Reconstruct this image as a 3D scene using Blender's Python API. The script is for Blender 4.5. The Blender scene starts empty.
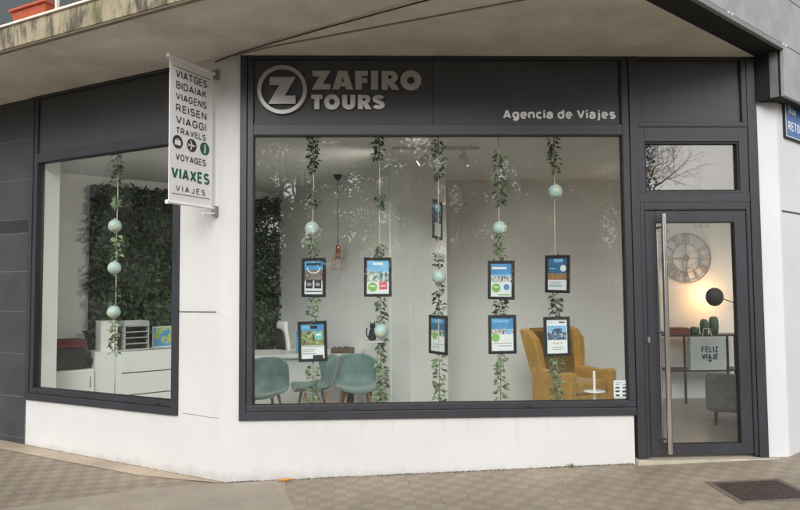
import bpy, bmesh, math, random
from mathutils import Vector, Matrix, Euler
R = math.radians
rng = random.Random(7)
scene = bpy.context.scene
COL = scene.collection

# ------------------------------------------------------------------ materials
def nodes_of(m):
    m.use_nodes = True
    nt = m.node_tree
    return nt, nt.nodes, nt.links, nt.nodes['Principled BSDF']

def mat(name, col, rough=0.6, metal=0.0, var=0.0, vscale=8.0, bump=0.0, bscale=120.0, spec=0.5, island=0.0, col2=None, stretch=None, sheen=0.0):
    """plain coloured material with soft irregular variation of tone and a fine bump"""
    m = bpy.data.materials.new(name)
    nt, N, L, b = nodes_of(m)
    b.inputs['Roughness'].default_value = rough
    b.inputs['Metallic'].default_value = metal
    b.inputs['Specular IOR Level'].default_value = spec
    if sheen: b.inputs['Sheen Weight'].default_value = sheen
    b.inputs['Base Color'].default_value = (*col, 1)
    tc = None
    def coords():
        nonlocal tc
        if tc is None:
            t = N.new('ShaderNodeTexCoord'); tc = t.outputs['Object']
            if stretch:
                mp = N.new('ShaderNodeMapping'); mp.inputs['Scale'].default_value = stretch
                L.new(tc, mp.inputs['Vector']); tc = mp.outputs['Vector']
        return tc
    if var or col2:
        nz = N.new('ShaderNodeTexNoise'); nz.inputs['Scale'].default_value = vscale; nz.inputs['Detail'].default_value = 6
        nz.inputs['Roughness'].default_value = 0.62
        L.new(coords(), nz.inputs['Vector'])
        cr = N.new('ShaderNodeValToRGB')
        lo = tuple(c * (1 - var) for c in col) if col2 is None else col2
        hi = tuple(min(1, c * (1 + var)) for c in col)
        cr.color_ramp.elements[0].position = 0.32; cr.color_ramp.elements[0].color = (*lo, 1)
        cr.color_ramp.elements[1].position = 0.68; cr.color_ramp.elements[1].color = (*hi, 1)
        L.new(nz.outputs['Fac'], cr.inputs['Fac'])
        L.new(cr.outputs['Color'], b.inputs['Base Color'])
        if var:
            mr = N.new('ShaderNodeMapRange'); mr.inputs['To Min'].default_value = max(0.05, rough - .1); mr.inputs['To Max'].default_value = min(1, rough + .1)
            L.new(nz.outputs['Fac'], mr.inputs['Value']); L.new(mr.outputs['Result'], b.inputs['Roughness'])
    if island:
        g = N.new('ShaderNodeNewGeometry'); hs = N.new('ShaderNodeHueSaturation')
        mr = N.new('ShaderNodeMapRange'); mr.inputs['To Min'].default_value = 1 - island; mr.inputs['To Max'].default_value = 1 + island
        mr2 = N.new('ShaderNodeMapRange'); mr2.inputs['To Min'].default_value = .47; mr2.inputs['To Max'].default_value = .53
        L.new(g.outputs['Random Per Island'], mr.inputs['Value']); L.new(g.outputs['Random Per Island'], mr2.inputs['Value'])
        L.new(mr.outputs['Result'], hs.inputs['Value']); L.new(mr2.outputs['Result'], hs.inputs['Hue'])
        src = b.inputs['Base Color']
        if src.is_linked:
            L.new(src.links[0].from_socket, hs.inputs['Color'])
        else:
            hs.inputs['Color'].default_value = (*col, 1)
        L.new(hs.outputs['Color'], b.inputs['Base Color'])
    if bump:
        nz2 = N.new('ShaderNodeTexNoise'); nz2.inputs['Scale'].default_value = bscale; nz2.inputs['Detail'].default_value = 4
        bp = N.new('ShaderNodeBump'); bp.inputs['Strength'].default_value = bump; bp.inputs['Distance'].default_value = 0.004
        L.new(coords(), nz2.inputs['Vector']); L.new(nz2.outputs['Fac'], bp.inputs['Height']); L.new(bp.outputs['Normal'], b.inputs['Normal'])
    return m

def glass_mat(name, tint=(0.96, 0.98, 0.97), dust=0.006, f0=.031):
    m = bpy.data.materials.new(name); m.use_nodes = True
    nt = m.node_tree; N = nt.nodes; L = nt.links; N.clear()
    out = N.new('ShaderNodeOutputMaterial'); mix = N.new('ShaderNodeMixShader')
    tr = N.new('ShaderNodeBsdfTransparent'); tr.inputs['Color'].default_value = (*tint, 1)
    gl = N.new('ShaderNodeBsdfGlossy'); gl.inputs['Roughness'].default_value = 0.0
    geo = N.new('ShaderNodeNewGeometry'); dot = N.new('ShaderNodeVectorMath'); dot.operation = 'DOT_PRODUCT'
    ab = N.new('ShaderNodeMath'); ab.operation = 'ABSOLUTE'
    om = N.new('ShaderNodeMath'); om.operation = 'SUBTRACT'; om.inputs[0].default_value = 1
    pw = N.new('ShaderNodeMath'); pw.operation = 'POWER'; pw.inputs[1].default_value = 5
    ma = N.new('ShaderNodeMath'); ma.operation = 'MULTIPLY_ADD'; ma.inputs[1].default_value = .95; ma.inputs[2].default_value = f0
    L.new(geo.outputs['Incoming'], dot.inputs[0]); L.new(geo.outputs['Normal'], dot.inputs[1])
    L.new(dot.outputs['Value'], ab.inputs[0]); L.new(ab.outputs[0], om.inputs[1]); L.new(om.outputs[0], pw.inputs[0]); L.new(pw.outputs[0], ma.inputs[0])
    df = N.new('ShaderNodeBsdfDiffuse'); df.inputs['Color'].default_value = (.8, .8, .78, 1)
    m2 = N.new('ShaderNodeMixShader')
    tc = N.new('ShaderNodeTexCoord'); nz = N.new('ShaderNodeTexNoise'); nz.inputs['Scale'].default_value = 2.2; nz.inputs['Detail'].default_value = 8
    L.new(tc.outputs['Object'], nz.inputs['Vector'])
    mr = N.new('ShaderNodeMapRange'); mr.inputs['From Min'].default_value = .4; mr.inputs['From Max'].default_value = .75; mr.inputs['To Max'].default_value = dust * 2.2; mr.inputs['To Min'].default_value = dust * .4
    L.new(nz.outputs['Fac'], mr.inputs['Value']); L.new(mr.outputs['Result'], m2.inputs['Fac'])
    L.new(ma.outputs[0], mix.inputs['Fac']); L.new(tr.outputs[0], mix.inputs[1]); L.new(gl.outputs[0], mix.inputs[2])
    L.new(mix.outputs[0], m2.inputs[1]); L.new(df.outputs[0], m2.inputs[2]); L.new(m2.outputs[0], out.inputs['Surface'])
    return m

def emit_mat(name, col, s):
    m = bpy.data.materials.new(name); nt, N, L, b = nodes_of(m)
    b.inputs['Base Color'].default_value = (*col, 1)
    b.inputs['Emission Color'].default_value = (*col, 1); b.inputs['Emission Strength'].default_value = s
    return m

def plaster_mat(name, col, dirt=0.5):
    """painted render: fine grain, faint patching, grey dirt splashed at the foot"""
    m = bpy.data.materials.new(name); nt, N, L, b = nodes_of(m)
    b.inputs['Roughness'].default_value = .85; b.inputs['Specular IOR Level'].default_value = .25
    tc = N.new('ShaderNodeTexCoord')
    n1 = N.new('ShaderNodeTexNoise'); n1.inputs['Scale'].default_value = 1.6; n1.inputs['Detail'].default_value = 8; n1.inputs['Roughness'].default_value = .65
    n2 = N.new('ShaderNodeTexNoise'); n2.inputs['Scale'].default_value = 9; n2.inputs['Detail'].default_value = 8; n2.inputs['Roughness'].default_value = .7
    L.new(tc.outputs['Object'], n1.inputs['Vector']); L.new(tc.outputs['Object'], n2.inputs['Vector'])
    cr = N.new('ShaderNodeValToRGB'); cr.color_ramp.elements[0].position = .3; cr.color_ramp.elements[1].position = .62
    cr.color_ramp.elements[0].color = (*[c * .93 for c in col], 1); cr.color_ramp.elements[1].color = (*col, 1)
    L.new(n1.outputs['Fac'], cr.inputs['Fac'])
    sx = N.new('ShaderNodeSeparateXYZ'); L.new(tc.outputs['Object'], sx.inputs[0])
    mr = N.new('ShaderNodeMapRange'); mr.inputs['From Min'].default_value = -.05; mr.inputs['From Max'].default_value = .10; mr.inputs['To Min'].default_value = .38; mr.inputs['To Max'].default_value = -.28
    L.new(sx.outputs['Z'], mr.inputs['Value'])
    ad = N.new('ShaderNodeMath'); ad.operation = 'ADD'; L.new(mr.outputs['Result'], ad.inputs[0]); L.new(n2.outputs['Fac'], ad.inputs[1])
    cr2 = N.new('ShaderNodeValToRGB'); cr2.color_ramp.elements[0].position = .56; cr2.color_ramp.elements[0].color = (0, 0, 0, 1)
    cr2.color_ramp.elements[1].position = .95; cr2.color_ramp.elements[1].color = (dirt, dirt, dirt, 1)
    L.new(ad.outputs[0], cr2.inputs['Fac'])
    # occasional scuffs
    n3 = N.new('ShaderNodeTexNoise'); n3.inputs['Scale'].default_value = 3.3; n3.inputs['Detail'].default_value = 12; n3.inputs['Roughness'].default_value = .75
    L.new(tc.outputs['Object'], n3.inputs['Vector'])
    cr3 = N.new('ShaderNodeValToRGB'); cr3.color_ramp.elements[0].position = .63; cr3.color_ramp.elements[0].color = (0, 0, 0, 1)
    cr3.color_ramp.elements[1].position = .8; cr3.color_ramp.elements[1].color = (.35, .35, .35, 1); L.new(n3.outputs['Fac'], cr3.inputs['Fac'])
    mxf = N.new('ShaderNodeMath'); mxf.operation = 'MAXIMUM'; L.new(cr2.outputs['Color'], mxf.inputs[0]); L.new(cr3.outputs['Color'], mxf.inputs[1])
    mx = N.new('ShaderNodeMix'); mx.data_type = 'RGBA'
    # faint runs below the window frames
    mp5 = N.new('ShaderNodeMapping'); mp5.inputs['Scale'].default_value = (16, 16, .7); L.new(tc.outputs['Object'], mp5.inputs['Vector'])
    n5 = N.new('ShaderNodeTexNoise'); n5.inputs['Scale'].default_value = 1.0; n5.inputs['Detail'].default_value = 7; L.new(mp5.outputs['Vector'], n5.inputs['Vector'])
    cr5 = N.new('ShaderNodeValToRGB'); cr5.color_ramp.elements[0].position = .56; cr5.color_ramp.elements[0].color = (0, 0, 0, 1); cr5.color_ramp.elements[1].position = .74; cr5.color_ramp.elements[1].color = (.16, .16, .16, 1)
    L.new(n5.outputs['Fac'], cr5.inputs['Fac'])
    mk = N.new('ShaderNodeMapRange'); mk.inputs['From Min'].default_value = .12; mk.inputs['From Max'].default_value = .42; L.new(sx.outputs['Z'], mk.inputs['Value'])
    mk2 = N.new('ShaderNodeMath'); mk2.operation = 'LESS_THAN'; mk2.inputs[1].default_value = .436; L.new(sx.outputs['Z'], mk2.inputs[0])
    ml = N.new('ShaderNodeMath'); ml.operation = 'MULTIPLY'; L.new(mk.outputs['Result'], ml.inputs[0]); L.new(mk2.outputs[0], ml.inputs[1])
    ml2 = N.new('ShaderNodeMath'); ml2.operation = 'MULTIPLY'; L.new(ml.outputs[0], ml2.inputs[0]); L.new(cr5.outputs['Color'], ml2.inputs[1])
    mx6 = N.new('ShaderNodeMath'); mx6.operation = 'MAXIMUM'; L.new(mxf.outputs[0], mx6.inputs[0]); L.new(ml2.outputs[0], mx6.inputs[1])
    L.new(mx6.outputs[0], mx.inputs['Factor']); L.new(cr.outputs['Color'], mx.inputs['A']); mx.inputs['B'].default_value = (.33, .32, .3, 1)
    L.new(mx.outputs['Result'], b.inputs['Base Color'])
    n4 = N.new('ShaderNodeTexNoise'); n4.inputs['Scale'].default_value = 60; n4.inputs['Detail'].default_value = 6
    L.new(tc.outputs['Object'], n4.inputs['Vector'])
    bp = N.new('ShaderNodeBump'); bp.inputs['Strength'].default_value = .18; bp.inputs['Distance'].default_value = .006
    L.new(n4.outputs['Fac'], bp.inputs['Height']); L.new(bp.outputs['Normal'], b.inputs['Normal'])
    return m

def fascia_mat(name):
    """weathered concrete edge: beige with dark vertical runs and green algae"""
    m = bpy.data.materials.new(name); nt, N, L, b = nodes_of(m); b.inputs['Roughness'].default_value = .9
    tc = N.new('ShaderNodeTexCoord'); mp = N.new('ShaderNodeMapping'); mp.inputs['Scale'].default_value = (7, 7, 2.2)
    L.new(tc.outputs['Object'], mp.inputs['Vector'])
    n1 = N.new('ShaderNodeTexNoise'); n1.inputs['Scale'].default_value = 1.2; n1.inputs['Detail'].default_value = 9; n1.inputs['Roughness'].default_value = .7
    L.new(mp.outputs['Vector'], n1.inputs['Vector'])
    cr = N.new('ShaderNodeValToRGB'); e = cr.color_ramp.elements
    e[0].position = .36; e[0].color = (.045, .04, .03, 1); e[1].position = .70; e[1].color = (.40, .34, .24, 1)
    x = e.new(.46); x.color = (.13, .115, .08, 1)
    x = e.new(.53); x.color = (.30, .255, .175, 1)
    L.new(n1.outputs['Fac'], cr.inputs['Fac'])
    n2 = N.new('ShaderNodeTexNoise'); n2.inputs['Scale'].default_value = 2.5; n2.inputs['Detail'].default_value = 5; L.new(tc.outputs['Object'], n2.inputs['Vector'])
    cr2 = N.new('ShaderNodeValToRGB'); cr2.color_ramp.elements[0].position = .52; cr2.color_ramp.elements[1].position = .7; cr2.color_ramp.elements[1].color = (.7, .7, .7, 1)
    L.new(n2.outputs['Fac'], cr2.inputs['Fac'])
    mx = N.new('ShaderNodeMix'); mx.data_type = 'RGBA'; mx.inputs['B'].default_value = (.16, .17, .07, 1)
    L.new(cr2.outputs['Color'], mx.inputs['Factor']); L.new(cr.outputs['Color'], mx.inputs['A']); L.new(mx.outputs['Result'], b.inputs['Base Color'])
    bp = N.new('ShaderNodeBump'); bp.inputs['Strength'].default_value = .4; bp.inputs['Distance'].default_value = .01
    L.new(n1.outputs['Fac'], bp.inputs['Height']); L.new(bp.outputs['Normal'], b.inputs['Normal'])
    return m

def paver_mat(name, ang, size, c1, c2, mortar, rowh=None, off=0.0, contrast=1.0):
    """small grooved pavers in a chequer of two weathered tones with thin joints"""
    m = bpy.data.materials.new(name); nt, N, L, b = nodes_of(m)
    tc = N.new('ShaderNodeTexCoord'); mp = N.new('ShaderNodeMapping'); mp.inputs['Rotation'].default_value = (0, 0, ang)
    L.new(tc.outputs['Object'], mp.inputs['Vector'])
    # slight wobble so that the joints are not ruler straight
    nw = N.new('ShaderNodeTexNoise'); nw.inputs['Scale'].default_value = 4; L.new(tc.outputs['Object'], nw.inputs['Vector'])
    sb = N.new('ShaderNodeVectorMath'); sb.operation = 'SUBTRACT'; sb.inputs[1].default_value = (.5, .5, .5); L.new(nw.outputs['Color'], sb.inputs[0])
    sc = N.new('ShaderNodeVectorMath'); sc.operation = 'SCALE'; sc.inputs['Scale'].default_value = .02; L.new(sb.outputs[0], sc.inputs[0])
    av = N.new('ShaderNodeVectorMath'); av.operation = 'ADD'; L.new(mp.outputs[0], av.inputs[0]); L.new(sc.outputs[0], av.inputs[1])
    ch = N.new('ShaderNodeTexChecker'); ch.inputs['Scale'].default_value = 1 / size
    ch.inputs['Color1'].default_value = (*c1, 1); ch.inputs['Color2'].default_value = (*c2, 1)
    L.new(av.outputs[0], ch.inputs['Vector'])
    br = N.new('ShaderNodeTexBrick'); br.offset = off; br.inputs['Scale'].default_value = 1
    br.inputs['Brick Width'].default_value = size * 2; br.inputs['Row Height'].default_value = (rowh or size * 2); br.inputs['Mortar Size'].default_value = .0025; br.inputs['Mortar Smooth'].default_value = .3
    br.inputs['Color1'].default_value = (1, 1, 1, 1); br.inputs['Color2'].default_value = (.82, .82, .82, 1); br.inputs['Mortar'].default_value = (0, 0, 0, 1); br.inputs['Bias'].default_value = .2
    L.new(av.outputs[0], br.inputs['Vector'])
    n1 = N.new('ShaderNodeTexNoise'); n1.inputs['Scale'].default_value = 1.1; n1.inputs['Detail'].default_value = 10; n1.inputs['Roughness'].default_value = .68
    L.new(tc.outputs['Object'], n1.inputs['Vector'])
    cr = N.new('ShaderNodeValToRGB'); cr.color_ramp.elements[0].position = .3; cr.color_ramp.elements[0].color = (.66, .65, .63, 1); cr.color_ramp.elements[1].position = .7; cr.color_ramp.elements[1].color = (1.12, 1.1, 1.06, 1)
    L.new(n1.outputs['Fac'], cr.inputs['Fac'])
    n2 = N.new('ShaderNodeTexNoise'); n2.inputs['Scale'].default_value = 90; n2.inputs['Detail'].default_value = 3; L.new(tc.outputs['Object'], n2.inputs['Vector'])
    m0 = N.new('ShaderNodeMix'); m0.data_type = 'RGBA'; m0.blend_type = 'MULTIPLY'; m0.inputs['Factor'].default_value = 1
    L.new(ch.outputs['Color'], m0.inputs['A']); L.new(cr.outputs['Color'], m0.inputs['B'])
    m1 = N.new('ShaderNodeMix'); m1.data_type = 'RGBA'; m1.blend_type = 'MULTIPLY'; m1.inputs['Factor'].default_value = .25
    L.new(m0.outputs['Result'], m1.inputs['A']); L.new(br.outputs['Color'], m1.inputs['B'])
    m2 = N.new('ShaderNodeMix'); m2.data_type = 'RGBA'; m2.inputs['B'].default_value = (*mortar, 1)
    L.new(br.outputs['Fac'], m2.inputs['Factor']); L.new(m1.outputs['Result'], m2.inputs['A'])
    m3 = N.new('ShaderNodeMix'); m3.data_type = 'RGBA'; m3.blend_type = 'OVERLAY'; m3.inputs['Factor'].default_value = .35
    L.new(m2.outputs['Result'], m3.inputs['A']); L.new(n2.outputs['Color'], m3.inputs['B'])
    L.new(m3.outputs['Result'], b.inputs['Base Color']); b.inputs['Roughness'].default_value = .58; b.inputs['Specular IOR Level'].default_value = .5
    # chequer relief: grooves
    wv = N.new('ShaderNodeTexWave'); wv.inputs['Scale'].default_value = 1 / size * .8; wv.bands_direction = 'X'; L.new(av.outputs[0], wv.inputs['Vector'])
    ad = N.new('ShaderNodeMath'); ad.operation = 'MULTIPLY_ADD'; ad.inputs[1].default_value = -2.5; L.new(br.outputs['Fac'], ad.inputs[0]); L.new(n2.outputs['Fac'], ad.inputs[2])
    bp = N.new('ShaderNodeBump'); bp.inputs['Strength'].default_value = .5; bp.inputs['Distance'].default_value = .004
    L.new(ad.outputs[0], bp.inputs['Height']); L.new(bp.outputs['Normal'], b.inputs['Normal'])
    return m

def globe_mat(name):
    m = bpy.data.materials.new(name); nt, N, L, b = nodes_of(m); b.inputs['Roughness'].default_value = .35
    tc = N.new('ShaderNodeTexCoord'); n1 = N.new('ShaderNodeTexNoise'); n1.inputs['Scale'].default_value = 16; n1.inputs['Detail'].default_value = 5
    L.new(tc.outputs['Object'], n1.inputs['Vector'])
    cr = N.new('ShaderNodeValToRGB'); cr.color_ramp.interpolation = 'LINEAR'; e = cr.color_ramp.elements
    e[0].position = .5; e[0].color = (.46, .60, .585, 1); e[1].position = .54; e[1].color = (.62, .62, .46, 1)
    x = e.new(.62); x.color = (.5, .62, .47, 1)
    x = e.new(.68); x.color = (.66, .5, .42, 1)
    L.new(n1.outputs['Fac'], cr.inputs['Fac']); L.new(cr.outputs['Color'], b.inputs['Base Color'])
    return m

def photo_mat(name, cols, scale=30):
    m = bpy.data.materials.new(name); nt, N, L, b = nodes_of(m); b.inputs['Roughness'].default_value = .4
    tc = N.new('ShaderNodeTexCoord'); n1 = N.new('ShaderNodeTexNoise'); n1.inputs['Scale'].default_value = scale; n1.inputs['Detail'].default_value = 5
    L.new(tc.outputs['Object'], n1.inputs['Vector'])
    cr = N.new('ShaderNodeValToRGB'); cr.color_ramp.interpolation = 'CONSTANT'; e = cr.color_ramp.elements
    ps = [0, .42, .5, .57, .64][:len(cols)]
    e[0].position = 0; e[0].color = (*cols[0], 1); e[1].position = ps[1]; e[1].color = (*cols[1], 1)
    for p, c in zip(ps[2:], cols[2:]):
        x = e.new(p); x.color = (*c, 1)
    L.new(n1.outputs['Fac'], cr.inputs['Fac']); L.new(cr.outputs['Color'], b.inputs['Base Color'])
    return m

M = {}
M['frame'] = mat('anthracite_powder_coat', (.030, .032, .040), .42, var=.16, vscale=3.5, bump=.04, bscale=500, stretch=(2.2,2.2,.5))
M['panel'] = mat('anthracite_sheet', (.048, .050, .057), .5, var=.2, vscale=2.4, bump=.03, bscale=300, stretch=(2,2,.45))
M['gasket'] = mat('black_rubber', (.008, .008, .009), .6)
M['white'] = plaster_mat('white_render', (.62, .621, .62), .45)
M['rwhite'] = plaster_mat('white_render_side', (.64, .65, .67), .4)
M['groove'] = mat('dark_joint', (.07, .07, .07), .9)
M['crack'] = mat('thin_crack', (.22, .22, .21), .9)
M['tile'] = mat('charcoal_stoneware', (.040, .042, .048), .5, var=.22, vscale=3, bump=.1, bscale=60)
M['grout'] = mat('pale_grout', (.13, .13, .135), .9, var=.3, vscale=20)
M['band'] = mat('black_band', (.014, .015, .016), .5, var=.2)
M['soffit'] = mat('raw_concrete', (.80, .775, .73), .9, col2=(.60, .57, .515), vscale=2.6, bump=.35, bscale=14)
M['joint'] = mat('soffit_joint', (.26, .225, .17), .95, var=.2)
M['fascia'] = fascia_mat('stained_fascia')
M['capping'] = mat('pale_capping', (.72, .69, .62), .7, var=.1)
M['clad'] = mat('grey_cladding', (.36, .365, .38), .42, col2=(.26, .265, .28), vscale=5, bump=.05, bscale=200)
M['cladtrim'] = mat('grey_trim', (.22, .225, .23), .5, var=.15)
M['cladtrim2'] = mat('grey_reveal', (.16, .16, .16), .7, var=.3)
M['black'] = mat('black_void', (.008, .008, .008), .8)
M['clip'] = mat('steel_clip', (.75, .75, .75), .3)
M['glass'] = glass_mat('window_glass')
M['film'] = glass_mat('mirror_film_glass', (.5,.5,.5), .012, .16)
M['steel'] = mat('brushed_steel', (.62, .6, .57), .24, 1.0, var=.1, vscale=3, stretch=(1, 1, .1))
M['letter'] = mat('satin_letters', (.40, .39, .38), .38, .55, var=.06, vscale=6)
M['letterw'] = mat('white_letters', (.82, .83, .84), .4)
M['stone'] = mat('threshold_stone', (.42, .38, .31), .7, var=.18, vscale=6, bump=.15)
M['iwall'] = mat('interior_white_paint', (.80, .795, .78), .85, var=.025, vscale=1.2)
M['iceil'] = mat('ceiling_paint', (.80, .79, .77), .9, var=.02, vscale=1)
M['ipillar'] = mat('pillar_paint', (.83, .825, .80), .85, var=.02, vscale=1)
M['ifloor'] = mat('grey_brown_laminate', (.33, .305, .28), .4, var=.25, vscale=5, stretch=(1, 6, 1), bump=.05)
M['rope'] = mat('jute_rope', (.55, .5, .4), .9, var=.2, vscale=60)
M['leaf'] = mat('dark_ivy_leaf', (.055, .088, .040), .5, island=.55)
M['leafp'] = mat('pale_eucalyptus_leaf', (.17, .225, .115), .55, island=.5)
M['leafw'] = mat('wall_plant_leaf', (.045, .082, .026), .5, island=.7)
M['moss'] = mat('plant_wall_backing', (.012, .018, .01), .95, var=.4, vscale=30)
M['globe'] = globe_mat('mint_globe_print')
M['pframe'] = mat('black_picture_frame', (.012, .012, .013), .35)
M['paper'] = mat('white_paper', (.78, .8, .82), .5)
M['ink'] = mat('grey_ink', (.35, .36, .38), .6)
M['dink'] = mat('black_ink', (.02, .022, .026), .6)
M['pblue'] = mat('poster_blue', (.05, .22, .50), .4, col2=(.12, .4, .68), vscale=9)
M['pnavy'] = mat('poster_navy', (.03, .10, .22), .4, col2=(.06, .2, .36), vscale=20)
M['psky'] = mat('poster_sky', (.30, .55, .80), .4, col2=(.12, .40, .72), vscale=10)
M['pteal'] = mat('poster_teal', (.18, .50, .50), .4)
M['pgreen'] = mat('poster_green', (.24, .48, .10), .4)
M['pred'] = mat('poster_red', (.66, .10, .13), .4)
M['ppink'] = mat('poster_pink', (.6, .35, .42), .4)
M['porange'] = photo_mat('poster_city', [(.45, .2, .06), (.06, .05, .05), (.6, .32, .12), (.2, .14, .1)], 60)
M['pbeach'] = photo_mat('poster_beach', [(.03, .09, .06), (.12, .36, .46), (.55, .5, .36), (.7, .72, .7)], 24)
M['pvill'] = photo_mat('poster_village', [(.06, .10, .12), (.5, .5, .52), (.75, .75, .74), (.28, .2, .15)], 38)
M['pcrowd'] = photo_mat('poster_crowd', [(.02, .03, .03), (.3, .08, .09), (.06, .16, .12), (.4, .4, .38)], 110)
M['pfood'] = photo_mat('poster_market', [(.03, .04, .04), (.30, .2, .1), (.12, .28, .06), (.5, .45, .35)], 34)
M['pmount'] = photo_mat('poster_mountain', [(.02, .025, .03), (.10, .2, .34), (.03, .035, .04), (.6, .66, .72)], 30)
M['teal'] = mat('teal_velvet', (.155, .25, .235), .8, var=.22, vscale=6, sheen=.5)
M['wood'] = mat('beech_wood', (.42, .22, .11), .5, var=.2, vscale=10, stretch=(6, 6, 1))
M['wlam'] = mat('white_laminate', (.74, .74, .72), .4, var=.02)
M['ochre'] = mat('ochre_velvet', (.50, .27, .035), .8, var=.16, vscale=9, sheen=.3, bump=.05, bscale=250)
M['dwood'] = mat('dark_wood_leg', (.05, .03, .02), .5)
M['bronze'] = mat('aged_bronze', (.20, .13, .07), .5, .4, var=.25, vscale=30)
M['bmetal'] = mat('black_metal', (.012, .012, .012), .45)
M['cactus'] = mat('glazed_cactus', (.07, .14, .09), .35, var=.3, vscale=40)
M['greyfab'] = mat('grey_woven_cloth', (.13, .135, .135), .9, var=.18, vscale=14, bump=.12, bscale=300)
M['bagw'] = mat('silver_bag_paper', (.50, .52, .53), .55, var=.07, vscale=4)
M['book'] = mat('red_book_cloth', (.26, .06, .045), .6, var=.3, vscale=30)
M['bagred'] = mat('dark_red_cloth', (.12, .018, .02), .8, var=.2)
M['bagblk'] = mat('black_cloth', (.014, .014, .016), .8, var=.2)
M['copper'] = mat('copper', (.48, .2, .12), .35, .8)
M['bulbglass'] = mat('smoked_bulb', (.3, .2, .12), .2)
M['traygrey'] = mat('clear_grey_plastic', (.48, .48, .47), .3)
M['map'] = photo_mat('world_map', [(.08, .3, .55), (.08, .32, .58), (.55, .5, .12), (.2, .42, .1), (.6, .25, .12)], 9)
M['basket'] = mat('wicker', (.11, .075, .045), .8, var=.4, vscale=60)
M['ban'] = mat('banner_vinyl', (.88, .87, .89), .5, var=.02)
M['bantxt'] = mat('banner_grey_print', (.045, .045, .05), .55)
M['bangrn'] = mat('banner_green_print', (.012, .12, .06), .55)
M['sblue'] = mat('street_sign_blue', (.035, .13, .36), .3)
M['terra'] = mat('terracotta_plastic', (.42, .085, .035), .5, var=.15, vscale=10)
M['soil'] = mat('potting_soil', (.015, .012, .01), .95)
M['upwall'] = mat('upper_render', (.30, .31, .32), .8, var=.08)
M['upglass'] = mat('upper_window_glass', (.05, .06, .065), .08)
M['rail'] = mat('pale_railing', (.6, .6, .58), .4)
M['cable'] = mat('black_cable', (.012, .011, .01), .6)
M['pave'] = paver_mat('grooved_pavers', R(-4), .10, (.345, .297, .235), (.295, .25, .195), (.222, .187, .145))
M['pavel'] = paver_mat('grooved_pavers_side', R(28), .10, (.338, .29, .23), (.27, .23, .178), (.21, .177, .138))
M['plain'] = paver_mat('worn_plain_slabs', R(12), .35, (.385, .34, .28), (.375, .33, .27), (.27, .235, .19))
M['border'] = paver_mat('pale_border_slabs', R(28.6), .32, (.5, .415, .32), (.475, .39, .3), (.22, .18, .135), rowh=.5)
M['iron'] = mat('rusty_cast_iron', (.055, .038, .032), .7, var=.4, vscale=18, bump=.3, bscale=80)
M['ironframe'] = mat('concrete_rim', (.16, .13, .11), .85, var=.25, vscale=12)
M['asphalt'] = mat('asphalt', (.085, .085, .085), .85, var=.2, vscale=3, bump=.3, bscale=80)
M['kerb'] = mat('kerb_stone', (.3, .29, .27), .85, var=.15, vscale=4)
M['paint'] = mat('road_paint', (.75, .75, .73), .7, var=.1, vscale=6)
M['verge'] = mat('winter_verge', (.05, .06, .03), .95, var=.5, vscale=1.2)
M['bark'] = mat('bare_bark', (.055, .045, .035), .9, var=.3, vscale=5)
M['ever'] = mat('evergreen_leaf', (.022, .032, .016), .6, island=.5)
M['orange'] = mat('orange_leaf', (.55, .24, .03), .6, var=.3, vscale=40)
M['weed'] = mat('bright_weed', (.11, .16, .045), .6, island=.4)
M['spotglow'] = emit_mat('spot_lens_glow', (1.0,.93,.84), 8)
M['glow'] = emit_mat('lamp_glow', (1.0, .62, .25), 6)

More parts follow.
